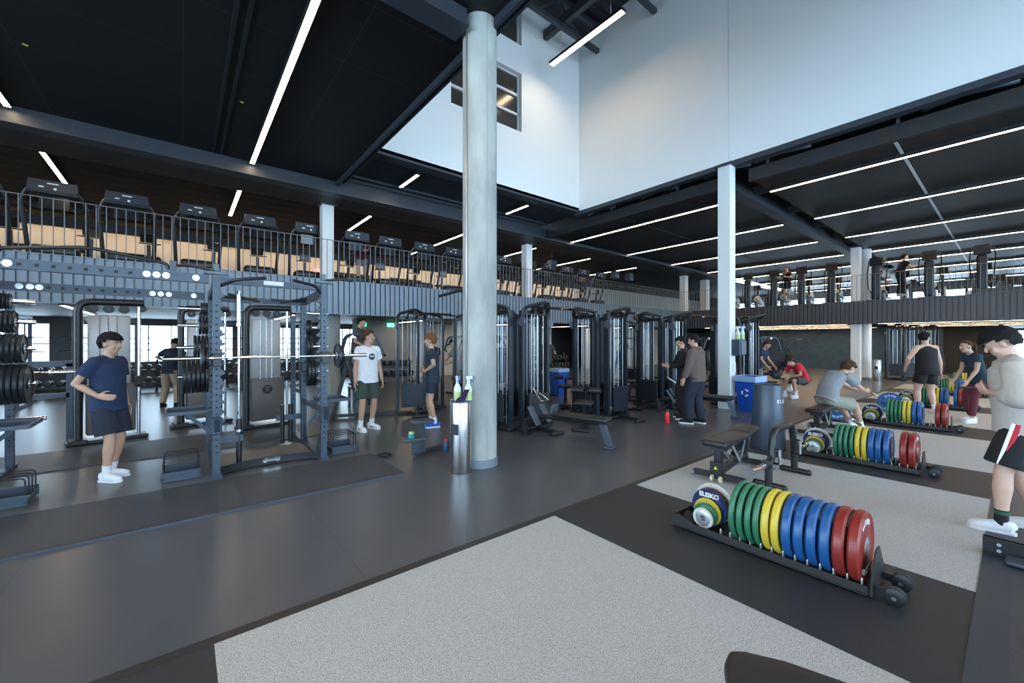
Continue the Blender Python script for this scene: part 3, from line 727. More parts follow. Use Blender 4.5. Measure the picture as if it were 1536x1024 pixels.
# three hole-and-bolt look beams between racks
rack_b = RK.place((.90, 5.92, 0), 0, 'blue-grey power rack holding a loaded barbell, left of the man in white')
rack_a = RK.place((-2.26, 5.92, 0), 0, 'blue-grey power rack cut by the left picture edge, loaded with black plates')
br = thing('bridge_beam', 'pair of drilled steel beams joining the two power racks at the top', 'beam')
for y, z, nm in ((5.95, 2.33, 'front_beam'), (7.05, 2.22, 'rear_beam')):
    b = nb(); beam(b, (-1.62, y, z), (.24, y, z), .075, .10); o = obj(nm, b, 'gun', br)
    b = nb()
    for k in range(9): box(b, (-1.2+k*.11, y-.039, z), (.03, .004, .03))
    obj('hole_row', b, 'groove', o)
    b = nb()
    for x in (-1.62, -1.42, -1.34, -1.27, -.30, -.22, -.14, .12): cyl(b, (x, y-.036, z), (x, y-.05, z), .032, 14)
    obj('bolt_row', b, 'chrome', o, 30)
b = nb(); tube(b, bend([(-1.35, 5.95, 2.40), (-1.33, 5.95, 2.47), (-.75, 5.95, 2.56), (-.14, 5.95, 2.47), (-.12, 5.95, 2.40)], .1), .018, 10); obj('arched_grip', b, 'blk', br, 40)
for x in (-1.40, -.08): b = nb(); box(b, (x, 5.95, 2.42), (.06, .09, .16)); obj('grip_block', b, 'gun', br)
# bars and plates on the racks
BB.place((.93, 5.80, 1.41), 0, 'chrome barbell across the hooks of the power rack beside the man in white')
BB.place((-2.35, 7.20, .70), 0, 'chrome barbell stored low in the power rack at the left picture edge') .name
o = BB.place((-1.93, 7.45, 1.22), 0, 'chrome barbell stored at mid height in the left power rack')
o = BB.place((.93, 7.35, 1.36), 0, 'chrome barbell stored behind the front one in the power rack')
o = BB.place((.56, 6.22, 1.14), 0, 'chrome barbell standing upright inside the power rack'); o.rotation_euler = (0, R(90), 0)
def put_plate(k, x, y, z, label, group='black weight plates'):
    o = BP[k].place((x, y, z), R(90), label, group); o.rotation_euler = (0, 0, R(90)); return o
bx = .93
put_plate('small', bx-.715, 5.80, 1.41, 'small black plate on the left sleeve of the racked barbell, inner one')
put_plate('mid', bx-.755, 5.80, 1.41, 'black plate on the left sleeve of the racked barbell, outer one')
put_plate('mid', bx+.715, 5.80, 1.41, 'black plate on the right sleeve of the racked barbell, inner one')
put_plate('small', bx+.755, 5.80, 1.41, 'small black plate on the right sleeve of the racked barbell, outer one')
def peg_plates(cx, s, wh, spec):
    for z, k, n, lv in spec:
        t = {'big': .042, 'mid': .036, 'small': .03, 'tiny': .022}[k]
        for i in range(n): put_plate(k, cx+s*(.64+i*(t+.006)), 7.09, z, 'black plate on the %s peg of %s, %s from the upright' % (lv, wh, ORD[i]))
peg_plates(.90, -1, 'the middle rack left side', ((1.12, 'big', 6, 'lowest'), (1.52, 'mid', 4, 'second'), (1.82, 'small', 3, 'third'), (2.05, 'tiny', 3, 'top')))
peg_plates(.90, 1, 'the middle rack right side', ((1.12, 'big', 3, 'lowest'), (1.52, 'mid', 2, 'second'), (1.82, 'small', 2, 'third')))
peg_plates(-2.26, 1, 'the left edge rack', ((1.12, 'big', 6, 'lowest'), (1.52, 'mid', 6, 'second'), (1.82, 'small', 5, 'third'), (2.05, 'tiny', 5, 'top')))
# rubber mat under the racks
b = nb(); box(b, (-1.0, 5.20, .010), (6.1, 1.08, .018)); o = obj('rubber_mat', b, 'mat'); tag(o, 'long dark rubber mat on the floor in front of the power racks', 'mat')
b = nb()
for (x0, x1, y0, y1) in ((-4.05, 2.08, 4.63, 4.67), (2.05, 2.09, 4.66, 5.75)): box(b, ((x0+x1)/2, (y0+y1)/2, .009), (x1-x0, y1-y0, .02))
obj('ramp_edge', b, 'matb', o)
b = nb(); box(b, (-1.2, 8.1, .006), (6.4, 1.3, .012)); tag(obj('rubber_mat', b, 'mat'), 'dark rubber mat strip on the floor behind the power racks', 'mat')
# ================================================================ cable machines
def frame_arch(b, w, d, h, r=.12, t=.05):
    """rounded inverted U in the y-z plane"""
    tube(b, bend([(w, -d/2, 0), (w, -d/2, h), (w, d/2, h), (w, d/2, 0)], r), t, 8)
def shroud_tower():
    r = thing('cable_machine', None, 'cable machine')
    # tall grey shroud with black looped frame
    b = nb(); tube(b, bend([(-.34, -.05, .03), (-.34, -.05, 2.22), (.42, -.05, 2.24)], .16), .055, 10); obj('looped_frame', b, 'blk', r, 40)
    b = nb(); rbox(b, (.02, .05, 1.45), (.50, .12, 1.15), .03); obj('upper_shroud', b, 'shroud', r, 40)
    b = nb(); rbox(b, (.04, .05, .52), (.58, .16, .80), .03); sh = obj('lower_shroud', b, 'shroudd', r, 40)
    b = nb(); lathe(b, [(0, 0), (.085, 0), (.085, .006), (0, .006)], (.02, -.035, .70), (0, -1, 0), 28); e = obj('emblem', b, 'blk2', sh)
    b = nb()
    for s in (-1, 1): prism(b, [(s*.006, -.055), (s*.012, .06), (s*.045, .06), (s*.04, .035), (s*.024, .035), (s*.02, -.045)], .004, (.02, -.043, .70))
    obj('emblem_mark', b, 'shroudd', e)
    b = nb()
    for x in (-.10, .0, .10): cyl(b, (x, -.02, .9), (x, -.02, 2.02), .008, 8)
    obj('guide_line', b, 'steel', r, 30)
    b = nb(); cyl(b, (.36, -.05, .06), (.36, -.05, 2.18), .022, 12); obj('carriage_post', b, 'chrome', r, 30)
    b = nb()
    for x in (-.18, 0, .18): lathe(b, [(.012, -.014), (.065, -.014), (.058, 0), (.065, .014), (.012, .014)], (x, -.05, 2.12), (0, 1, 0), 20, True)
    lathe(b, [(.012, -.014), (.06, -.014), (.052, 0), (.06, .014), (.012, .014)], (.40, -.05, 2.15), (0, 1, 0), 20, True); obj('pulley', b, 'blk2', r, 30)
    b = nb(); rbox(b, (.36, -.05, .95), (.09, .10, .16), .02); rbox(b, (.37, -.12, .86), (.12, .03, .03), .01); obj('carriage', b, 'blk2', r)
    b = nb(); rbox(b, (0, 0, .03), (.95, .28, .06), .02); rbox(b, (-.34, 0, .05), (.2, .34, .08), .02); obj('base', b, 'blk', r)
    return r
ST = Proto(shroud_tower())
ST.place((-.93, 9.2, 0), R(12), 'grey-shrouded cable machine in a black looped frame behind the man in navy')
ST.place((.30, 9.9, 0), R(12), 'grey-shrouded cable machine seen through the left uprights of the middle rack')
ST.place((1.22, 8.9, 0), R(12), 'grey-shrouded cable machine seen between the middle rack uprights')
b = nb(); beam(b, (-3.2, 9.5, 1.25), (-1.35, 9.5, 1.25), .07, .09); beam(b, (-3.2, 9.5, .75), (-1.4, 9.5, .75), .07, .07)
for x in (-3.2, -1.4): beam(b, (x, 9.5, .0), (x, 9.5, 1.25), .07, .07)
tag(obj('rig_rail', b, 'gun'), 'blue-grey horizontal rig rail behind the left cable machine', 'rail')
def stack_station(depth=.42, bench=None, label=None, m='gund', gap=.30):
    """one selectorised weight stack between two uprights with guide rods and pulleys; front -Y"""
    r = thing('cable_station', label, 'cable machine')
    b = nb()
    for x in (-.30, .30): beam(b, (x, 0, .03), (x, 0, 2.15), .055, .10, (0, 1, 0))
    obj('upright_pair', b, m, r)
    b = nb(); tube(b, bend([(-.30, -.02, 2.02), (-.30, -.05, 2.20), (-.05, -.30, 2.28), (.05, -.30, 2.28), (.30, -.05, 2.20), (.30, -.02, 2.02)], .10), .032, 8); beam(b, (-.3, 0, 2.12), (.3, 0, 2.12), .05, .07); obj('head_frame', b, 'blk', r, 40)
    b = nb()
    for x in (-.07, .07): cyl(b, (x, 0, .25), (x, 0, 2.08), .009, 8)
    obj('guide_rods', b, 'rod', r, 30)
    b = nb(); 
    for x in (-.20, .20): cyl(b, (x, -.02, .12), (x, -.02, 2.08), .005, 6)
    cyl(b, (0, 0, .7), (0, 0, 2.1), .005, 6); obj('cable_line', b, 'rod', r, 30)
    b = nb()
    for k in range(13): rbox(b, (0, 0, .27+k*.030), (.34, .15, .025), .003, seg=1)
    ws = obj('weight_stack', b, 'blk', r)
    b = nb()
    for k in range(13): box(b, (0, -.078, .27+k*.030), (.03, .004, .010))
    obj('stack_numbers', b, 'paper', ws)
    b = nb(); rbox(b, (0, -.12, .42), (.48, .02, .50), .006); obj('front_guard', b, 'gund', r)
    b = nb(); rbox(b, (0, 0, .05), (.72, .20, .06), .015); beam(b, (0, 0, .05), (0, -.55, .05), .07, .06); rbox(b, (0, -.58, .03), (.30, .08, .05), .015); obj('base', b, 'blk', r)
    b = nb()
    for x, y, z in ((-.1, -.08, 2.15), (.1, -.08, 2.15), (0, -.30, 2.22)): lathe(b, [(.01, -.012), (.055, -.012), (.048, 0), (.055, .012), (.01, .012)], (x, y, z), (1, 0, 0), 18, True)
    obj('pulley', b, 'blk2', r, 30)
    b = nb(); lathe(b, [(0, -.02), (.075, -.02), (.085, 0), (.075, .02), (0, .02)], (-.34, -.05, 1.95), (1, 0, 0), 20); obj('round_cover', b, 'gun2', r, 30)
    return r
SS = Proto(stack_station())
CH = {}
def low_row(L=1.75):
    """long seat with angled foot plates; runs from the machine (+Y end) toward -Y"""
    r = thing('row_bench', None, 'bench')
    b = nb(); rbox(b, (0, -.95, .42), (.24, .95, .07), .03, seg=3); obj('seat_pad', b, 'pad', r, 40)
    b = nb(); tube(b, bend([(0, .10, .25), (0, -.30, .36), (0, -1.36, .36)], .1), .038, 8); obj('spine', b, 'blk', r, 40)
    b = nb(); beam(b, (0, -1.30, .38), (0, -1.42, .03), .07, .09); rbox(b, (0, -1.42, .02), (.16, .16, .04), .015); obj('leg', b, 'gun', r)
    b = nb(); beam(b, (0, .10, .27), (0, .10, .03), .05, .07); rbox(b, (0, .10, .02), (.24, .12, .04), .015); obj('leg', b, 'blk', r)
    for s in (-1, 1):
        b = nb(); m_ = Matrix.Rotation(R(-32), 3, 'X'); rbox(b, (s*.17, -.18, .38), (.14, .025, .34), .008, rot=m_); obj('foot_plate', b, 'gun2', r)
    b = nb(); m_ = Matrix.Rotation(R(15), 3, 'X'); rbox(b, (0, -.46, .50), (.18, .04, .16), .01, rot=m_); obj('front_pad', b, 'gun2', r)
    b = nb(); tube(b, [(-.12, -.28, .62), (.12, -.28, .62)], .014, 8); tube(b, [(-.12, -.28, .62), (0, -.05, .80), (.12, -.28, .62)], .008, 6); obj('v_handle', b, 'chrome', r, 30)
    return r
LR = Proto(low_row())
def pulldown_seat():
    r = thing('pulldown_seat', None, 'machine seat')
    b = nb(); rbox(b, (0, 0, .48), (.34, .36, .07), .03, seg=3); obj('seat_pad', b, 'pad', r, 40)
    b = nb()
    for s in (-1, 1): tube(b, [(s*.05, .22, .68), (s*.28, .22, .68)], .055, 12)
    obj('thigh_roller', b, 'pad', r, 40)
    b = nb(); beam(b, (0, .05, .45), (0, .12, .05), .06, .07); beam(b, (0, .22, .66), (0, .40, .05), .05, .05); beam(b, (0, -.25, .04), (0, .6, .04), .07, .05); obj('frame', b, 'blk', r)
    b = nb(); rbox(b, (0, -.26, .03), (.34, .08, .05), .015); obj('foot', b, 'blk', r)
    return r
PS = Proto(pulldown_seat())
def arm_machine():
    """plate-loaded style machine with curved arms, seat and roller pads; compact silhouette filler for circuit machines"""
    r = thing('arm_machine', None, 'exercise machine')
    b = nb(); rbox(b, (0, .1, .52), (.34, .38, .08), .03, seg=3); obj('seat_pad', b, 'pad', r, 40)
    b = nb(); rbox(b, (0, .36, .92), (.30, .07, .62), .03, seg=3, rot=Matrix.Rotation(R(-12), 3, 'X')); obj('back_pad', b, 'pad', r, 40)
    b = nb(); beam(b, (0, -.5, .05), (0, .75, .05), .08, .06); beam(b, (0, .1, .05), (0, .1, .5), .07, .07); beam(b, (0, .7, .05), (0, .40, 1.3), .07, .08); beam(b, (-.4, .72, .05), (.4, .72, .05), .07, .06); obj('frame', b, 'blk', r)
    for s in (-1, 1):
        b = nb(); tube(b, bend([(s*.14, .55, 1.35), (s*.34, .45, 1.75), (s*.36, -.15, 1.72), (s*.33, -.28, 1.35)], .14), .028, 8); obj('lever_arm', b, 'gun', r, 40)
        b = nb(); tube(b, [(s*.33, -.28, 1.36), (s*.20, -.32, 1.30)], .022, 8); obj('hand_grip', b, 'blk2', r, 40)
        b = nb(); cyl(b, (s*.36, .3, 1.70), (s*.62, .3, 1.70), .024, 10); obj('weight_horn', b, 'chrome', r, 30)
    return r
AM = Proto(arm_machine())
# central multi-station rows (line y = 5.7) with overhead bar between towers
def jungle(cx, cy, lab, lowrow_label=None, seat_label=None):
    n = lab
    SS.place((cx, cy-.44, 0), 0, 'dark cable station facing the viewer, %s' % n)
    SS.place((cx+.44, cy+.0, 0), R(90), 'dark cable station facing right, %s' % n)
    SS.place((cx-.44, cy+.0, 0), R(-90), 'dark cable station facing left, %s' % n)
    SS.place((cx, cy+.44, 0), R(180), 'dark cable station facing away, %s' % n)
JL = ('behind the concrete column right edge', 'in the middle cluster left of the red bottle', 'beside the man in the brown hoodie', 'behind the blue recycling bin')
for (x, y), l in zip(((4.98, 5.95), (7.05, 5.7), (9.25, 5.55), (11.5, 4.75)), JL): jungle(x, y, l)
def crossbar(x0, x1, y, z, label):
    r = thing('overhead_bar', label, 'pull-up bar', (0, 0, 0))
    b = nb(); tube(b, [(x0, y, z), (x1, y, z)], .028, 8); obj('beam', b, 'blk', r, 30)
    b = nb(); xm = (x0+x1)/2
    for s in (-1, 1): tube(b, bend([(xm+s*.12, y-.02, z), (xm+s*.2, y-.32, z-.04), (xm+s*.50, y-.42, z-.06)], .06), .016, 8)
    obj('pull_up_grips', b, 'blk', r, 30)
    b = nb()
    for s in (-1, 1): cyl(b, (xm+s*.5, y-.42, z-.06), (xm+s*.53, y-.425, z-.062), .02, 10)
    obj('grip_end', b, 'chrome', r, 30)
crossbar(5.1, 6.9, 5.75, 2.26, 'overhead pull-up bar joining the first two cable towers right of the concrete column')
crossbar(7.2, 9.1, 5.6, 2.26, 'overhead pull-up bar joining the middle cable tower and the one by the hooded man')
crossbar(9.4, 11.3, 5.2, 2.26, 'overhead pull-up bar behind the white square column')
LR.place((4.62, 5.20, 0), R(14), 'long black row bench with angled foot plates just right of the concrete column')
LR.place((8.55, 5.05, 0), R(18), 'long black row bench with angled foot plates behind the hooded man')
PS.place((5.72, 4.98, 0), R(-60), 'black seat with thigh rollers left of the middle cable tower')
PS.place((7.5, 7.15, 0), R(-50), 'black seat with thigh rollers behind the first cable tower')
PS.place((9.9, 6.8, 0), R(40), 'black seat with thigh rollers behind the second tower')
# second line of machines further back
for x, y, a, l in ((3.95, 8.45, -10, 'left of the person in the black tee'), (4.55, 8.7, 170, 'behind the person in the black tee'), (5.05, 8.2, 80, 'right of the person in the black tee'),
                   (7.4, 8.3, 0, 'far behind the first tower'), (7.9, 8.6, 90, 'second one far behind the first tower'), (10.6, 8.6, 0, 'seen between the two middle towers'), (11.2, 8.8, 90, 'seen right of the middle tower'), (12.1, 8.4, -90, 'seen left of the hooded man'),
                   (12.7, 8.5, 0, 'seen behind the hooded man'), (13.0, 7.6, 40, 'seen just left of the white square column')):
    SS.place((x, y, 0), R(a), 'dark cable station %s' % l)
for x, y, a, l in ((3.1, 8.7, 70, 'behind the man in white'), (6.4, 10.4, 200, 'right of the boy in black'), (6.7, 9.1, 200, 'between the boy in black and the concrete column'), (14.2, 6.3, 20, 'behind the cylinder bin'), (15.8, 7.2, -30, 'left of the seated man in red'),
                   (17.5, 6.2, 10, 'behind the seated man in red'), (18.6, 7.8, 40, 'left of the far white column'), (19.6, 5.6, -20, 'directly left of the far white column'), (16.4, 9.2, 60, 'deep in the hall left of the red shirt'), (13.6, 9.6, 0, 'deep in the hall right of the hooded man'), (9.2, 10.8, 0, 'deep in the hall right of the concrete column'), (15.2, 5.3, 60, 'near the leaning person in dark clothes')):
    AM.place((x, y, 0), R(a), 'black arm machine with seat and levers %s' % l)
crossbar(3.9, 5.0, 8.5, 2.24, 'overhead bar above the machines left of the concrete column')
b = nb(); tube(b, bend([(4.9, 7.2, 2.42), (4.3, 6.9, 2.62), (3.75, 6.8, 2.45)], .1), .028, 8); tube(b, [(4.9, 7.2, 2.42), (4.9, 7.2, 0)], .04, 8); tube(b, bend([(4.9, 7.2, 2.5), (4.5, 7.1, 2.7), (4.0, 7.0, 2.66)], .1), .02, 8)
tag(obj('cable_arm_post', b, 'blk', None, 40), 'black post with a swept arm reaching left of the concrete column', 'machine arm')
# assisted stand that the man in grey is on
t = thing('step_platform', 'black raised step frame holding the man in dark grey', 'step', (3.42, 10.1, 0))
b = nb(); rbox(b, (0, 0, .48), (.55, .45, .05), .01); obj('tread', b, 'blk', t)
for x in (-.24, .24):
    for y in (-.18, .18): b = nb(); beam(b, (x, y, 0), (x, y, .46), .05); obj('leg', b, 'gun', t)
# storage lockers of rods by the far column
for i, (x, y) in enumerate(((23.3, 3.2), (24.3, 2.8), (25.4, 2.4))):
    SS.place((x, y, 0), R(-60), 'dark tall cable station right of the far round column, %s one' % ORD[i])
# ================================================================ benches, step, bins
def adj_bench():
    """incline bench: long back pad toward +X end, seat; wheels at -X end"""
    r = thing('adjustable_bench', None, 'bench')
    b = nb(); rbox(b, (-.22, 0, .445), (.80, .27, .075), .03, seg=3); obj('back_pad', b, 'pad', r, 40)
    b = nb(); rbox(b, (.38, 0, .46), (.36, .27, .075), .03, rot=Matrix.Rotation(R(-6), 3, 'Y'), seg=3); obj('seat_pad', b, 'pad', r, 40)
    b = nb(); box(b, (-.45, 0, .385), (.12, .16, .06)); beam(b, (-.46, 0, .36), (-.46, 0, .13), .085, .075); beam(b, (-.2, 0, .385), (.5, 0, .40), .06, .05); obj('head_post', b, 'blk', r)
    b = nb(); beam(b, (-.44, 0, .10), (.42, 0, .16), .07, .06); beam(b, (.38, 0, .16), (.45, 0, .40), .06, .06); obj('spine', b, 'blk', r)
    b = nb()
    for k in range(8): box(b, (.04+k*.04, 0, .255+.012*k), (.018, .05, .05))
    beam(b, (.0, 0, .22), (.36, 0, .33), .05, .05); obj('angle_ladder', b, 'blk', r)
    for s in (-1, 1):
        b = nb(); beam(b, (-.22, s*.06, .38), (.05, s*.06, .14), .012, .035); beam(b, (.12, s*.05, .16), (.28, s*.05, .39), .012, .03); obj('link_strut', b, 'silver', r)
    b = nb(); beam(b, (-.47, -.27, .06), (-.47, .27, .06), .06, .06); obj('front_foot', b, 'blk', r)
    b = nb(); beam(b, (.44, -.30, .06), (.44, .30, .06), .07, .06); beam(b, (.44, 0, .06), (.40, 0, .18), .06, .06); obj('rear_foot', b, 'blk', r)
    b = nb(); rbox(b, (-.545, 0, .16), (.012, .13, .15), .004); g = obj('guard_plate', b, 'blk2', r)
    b = nb(); prism(b, [(-.022, 0), (.022, 0), (0, .038)], .002, (-.553, 0, .15), (0, 1, 0), (0, 0, 1)); obj('warning_triangle', b, 'lettery', g)
    for s in (-1, 1):
        b = nb(); lathe(b, [(.008, -.014), (.034, -.014), (.038, 0), (.034, .014), (.008, .014)], (-.54, s*.045, .04), (0, 1, 0), 18, True); obj('wheel', b, 'cream_wheel', r, 30)
        b = nb(); lathe(b, [(.008, -.02), (.036, -.02), (.04, 0), (.036, .02), (.008, .02)], (-.47, s*.285, .045), (0, 1, 0), 18, True); obj('foot_roller', b, 'basebl', r, 30)
        b = nb(); lathe(b, [(.008, -.02), (.036, -.02), (.04, 0), (.036, .02), (.008, .02)], (.44, s*.315, .045), (0, 1, 0), 18, True); obj('foot_roller', b, 'basebl', r, 30)
    return r
AB = Proto(adj_bench())
AB.place((5.25, 2.18, 0), R(4), 'black adjustable bench on the light platform beside the dark cylinder')
AB.place((8.75, 2.12, 0), R(2), 'black adjustable bench under the seated man in the grey tee')
# deadlift frame bar with plate sleeves
t = thing('open_trap_bar', 'black hooped frame bar with chrome plate sleeves standing on T feet', 'trap bar')
A0 = V((4.98, 1.68, 0)); B0 = V((5.80, 1.68, 0))
b = nb(); tube(b, bend([(4.98, 1.70, .04), (4.98, 1.70, .27), (5.06, 1.70, .31), (5.12, 1.70, .61), (5.70, 1.70, .61), (5.80, 1.70, .30), (5.80, 1.70, .04)], .09), .037, 12); obj('hoop', b, 'blk', t, 40)
for x in (4.98, 5.80):
    b = nb(); tube(b, [(x, 1.56, .036), (x, 1.82, .036)], .034, 12)
    for y in (1.555, 1.825): sphere(b, (x, y, .036), .036, 12, 8)
    obj('t_foot', b, 'blk', t, 40)
for x, d in ((4.96, -1), (5.83, 1)):
    b = nb(); cyl(b, (x, 1.70, .265), (x+d*.44, 1.70, .265), .029, 16); s_ = obj('plate_sleeve', b, 'chrome', t, 30)
    b = nb(); cyl(b, (x+d*.02, 1.70, .265), (x+d*.05, 1.70, .265), .055, 18); obj('sleeve_flange', b, 'blk2', s_, 30)
for x in (5.08, 5.74):
    b = nb(); cyl(b, (x-.02, 1.62, .26), (x-.02, 1.62, .42), .016, 12); h_ = obj('rotating_grip', b, 'chrome', t, 30)
    b = nb(); beam(b, (x, 1.70, .26), (x-.02, 1.62, .26), .02); beam(b, (x, 1.70, .42), (x-.02, 1.62, .42), .02); obj('grip_bracket', b, 'blk', h_)
# dark conical holder
t = thing('barbell_holder', 'tall dark grey tapered cylinder with white lettering beside the blue bin', 'cylinder holder', (6.85, 2.35, 0))
b = nb(); lathe(b, [(0, 0), (.225, 0), (.232, .02), (.185, .94), (.178, .955), (.168, .95), (.168, .90), (.2, .06), (0, .05)], n=48); obj('tapered_shell', b, 'gun', t, 40)
for i, ch in enumerate('ELEIKO'):
    a = R(-122+i*15.0); rr = .2015
    o = text('lettering', ch, .07, 'letter', t, (0, 0, 0), (0, 0, 0), .0008, bold=.0015)
    o.matrix_local = Matrix.Translation((rr*math.cos(a), rr*math.sin(a), .72)) @ Matrix.Rotation(a+R(90), 4, 'Z') @ Matrix.Rotation(R(87), 4, 'X')
# stainless wipe bin by the concrete column with bottles
def steel_bin(x, y, label, rz):
    t = thing('waste_bin', label, 'bin', (x, y, 0), rz)
    b = nb(); lathe(b, [(0, .0), (.128, 0), (.132, .01), (.132, .85), (.128, .86), (0, .86)], n=40); obj('steel_drum', b, 'steel', t, 40)
    b = nb(); lathe(b, [(0, .86), (.118, .86), (.118, .872), (0, .872)], n=32); obj('lid', b, 'gun2', t, 40)
    b = nb(); q = 0; rbox(b, (-.133, 0, .54), (.012, .10, .13), .005); obj('wipe_slot', b, 'blk2', t)
    return t
steel_bin(2.665, 4.30, 'stainless steel wipe bin standing against the concrete column', R(25))
steel_bin(21.9, 3.55, 'distant stainless steel bin right of the far white square column', 0)
def spray_bottle():
    r = thing('spray_bottle', None, 'bottle')
    b = nb(); lathe(b, [(0, 0), (.042, 0), (.046, .01), (.046, .15), (.018, .21), (.016, .235), (0, .235)], n=20); obj('bottle_body', b, 'spray', r, 40)
    b = nb(); lathe(b, [(.0465, .015), (.0468, .015), (.0468, .11), (.0465, .11)], n=20); obj('liquid', b, 'sprayliq', r, 40)
    b = nb(); cyl(b, (0, 0, .23), (0, 0, .26), .02, 12); rbox(b, (.012, 0, .28), (.085, .034, .04), .008); h = obj('spray_head', b, 'spray', r, 40)
    b = nb(); tube(b, [(.03, 0, .27), (.045, 0, .235), (.038, 0, .215)], .008, 6); rbox(b, (.062, 0, .285), (.02, .03, .03), .004); obj('trigger', b, 'trig', h, 40)
    return r
SB = Proto(spray_bottle())
SB.place((2.66, 4.37, .872), R(-100), 'spray bottle on the steel bin, left of the two')
SB.place((2.765, 4.285, .872), R(-35), 'spray bottle with yellow-green liquid on the steel bin, right of the two')
b = nb(); rbox(b, (2.69, 4.32, 1.10), (.09, .07, .13), .02); tag(obj('paper_roll', b, 'paper'), 'white wipe roll between the spray bottles on the steel bin', 'paper roll') if False else b.free()
b = nb(); random.seed(3); n = 14
gx = [[None]*n for _ in range(n)]
A_, B_, C_, D_ = V((2.575, 4.20, .80)), V((2.66, 4.15, .80)), V((2.76, 4.26, 1.03)), V((2.70, 4.32, 1.02))
pth = [V((2.595, 4.205, .84)), V((2.60, 4.215, .875)), V((2.635, 4.24, .90)), V((2.675, 4.25, .93)), V((2.70, 4.245, .975)), V((2.72, 4.24, 1.01))]
wv = [.05, .055, .055, .04, .03, .035]
for i in range(6):
    for j in range(7):
        s = (j-3)/3; p = pth[i]+V((.78, -.63, 0))*s*wv[i]+V((-.6, -.75, .2))*(.010*math.sin(j*2.1+i)+.006*random.random()); gx[i][j] = b.verts.new(p)
for i in range(5):
    for j in range(6): b.faces.new((gx[i][j], gx[i+1][j], gx[i+1][j+1], gx[i][j+1]))
bmesh.ops.solidify(b, geom=list(b.faces), thickness=.012)
tag(obj('cleaning_cloth', b, 'cloth', None, 80), 'crumpled dark purple cloth draped on the rim of the steel bin', 'cloth')
# recycling bin at the white column
t = thing('recycling_bin', 'blue recycling bin with a white arrow mark standing at the white square column', 'bin', (10.28, 3.89, 0), R(-8))
b = nb(); w0, w1, h = .19, .225, .78
addf(b, [(s*w, q*w, z) for w, z in ((w0, 0), (w1, h)) for s, q in ((-1, -1), (1, -1), (1, 1), (-1, 1))], BOXF[:1]+BOXF[2:]); obj('bin_body', b, 'binblue', t)
b = nb()
for s in (-1, 1): box(b, (s*.235, 0, .765), (.02, .48, .05)); box(b, (0, s*.235, .765), (.48, .02, .05))
obj('rim', b, 'binblue', t)
b = nb()
for s in (-1, 1): box(b, (s*.243, 0, .74), (.008, .49, .13)); box(b, (0, s*.243, .74), (.49, .008, .13))
obj('bag_liner', b, 'liner', t)
def recycle_mark(parent, loc, rot, s):
    b = nb()
    for k in range(3):
        a = R(90+120*k); c, q = math.cos(a), math.sin(a)
        for (x0, x1, w) in ((-.28, .12, .26), ):
            pts = [(-.40, .42), (.10, .42), (.10, .30), (.34, .53), (.10, .76), (.10, .64), (-.28, .64)]
            prism(b, [((x*c-y*q)*s, (x*q+y*c)*s) for x, y in pts], .003, (0, 0, 0), (1, 0, 0), (0, 0, 1))
    o = obj('recycling_symbol', b, 'letter', parent); o.location = loc; o.rotation_euler = rot
recycle_mark(t, (.04, -.216, .42), (R(-3), 0, 0), .13); recycle_mark(t, (-.216, .0, .42), (R(-3), 0, R(-90)), .13)
t = thing('wipe_dispenser', 'dark box dispenser mounted on the white column above the recycling bin', 'dispenser', (10.22, 4.12, 0))
b = nb(); rbox(b, (0, 0, 1.46), (.34, .20, .38), .02); obj('box_body', b, 'gun', t)
b = nb(); rbox(b, (0, -.11, 1.46), (.26, .02, .30), .01); obj('front_cover', b, 'gun2', t)
SB.place((10.12, 4.10, 1.655), R(-60), 'spray bottle standing on the dispenser box of the white column')
o = SB.place((10.30, 4.07, 1.655), R(-60), 'second spray bottle on the dispenser box, right of the first')
for z, nm in ((1.05, 'upper'), (.92, 'lower')):
    b = nb(); box(b, (10.20, 4.207, z), (.13, .004, .11 if nm == 'upper' else .13)); tag(obj('notice_sheet', b, 'paper'), '%s white notice sheet on the white square column' % nm, 'notice')
t = thing('recycling_bin', 'small distant blue bin beside the round column under the balcony', 'bin', (8.75, 8.6, 0), 0)
b = nb(); addf(b, [(s*w, q*w, z) for w, z in ((.17, 0), (.21, .74)) for s, q in ((-1, -1), (1, -1), (1, 1), (-1, 1))], BOXF); obj('bin_body', b, 'binblue', t)
b = nb(); box(b, (0, 0, .75), (.45, .45, .10)); obj('bag_liner', b, 'liner', t)
# bottles
def bottle(x, y, z, m, capm, label, h=.24, r=.038):
    t = thing('water_bottle', label, 'bottle', (x, y, z))
    b = nb(); lathe(b, [(0, 0), (r*.92, 0), (r, .008), (r, h*.72), (r*.8, h*.80), (0, h*.80)], n=20); obj('body', b, m, t, 40)
    b = nb(); lathe(b, [(0, h*.80), (r*.82, h*.80), (r*.82, h*.94), (r*.6, h), (0, h)], n=20); obj('cap', b, capm, t, 40)
bottle(7.42, 4.32, 0, 'bottle_red', 'blk2', 'red water bottle with black cap on the floor left of the hooded man', .27, .045)
bottle(2.97, 5.20, 0, 'bottle_blue', 'redcap', 'dark blue bottle with red cap on the floor beside the steel bin', .19, .036)
bottle(6.85, 7.2, 0, 'bottle_green', 'bottle_green', 'green bottle on the floor behind the cable towers', .24)
bottle(10.62, 2.05, .0, 'bottle_teal', 'blk2', 'teal bottle standing on the floor by the seated man in grey', .24) if False else None
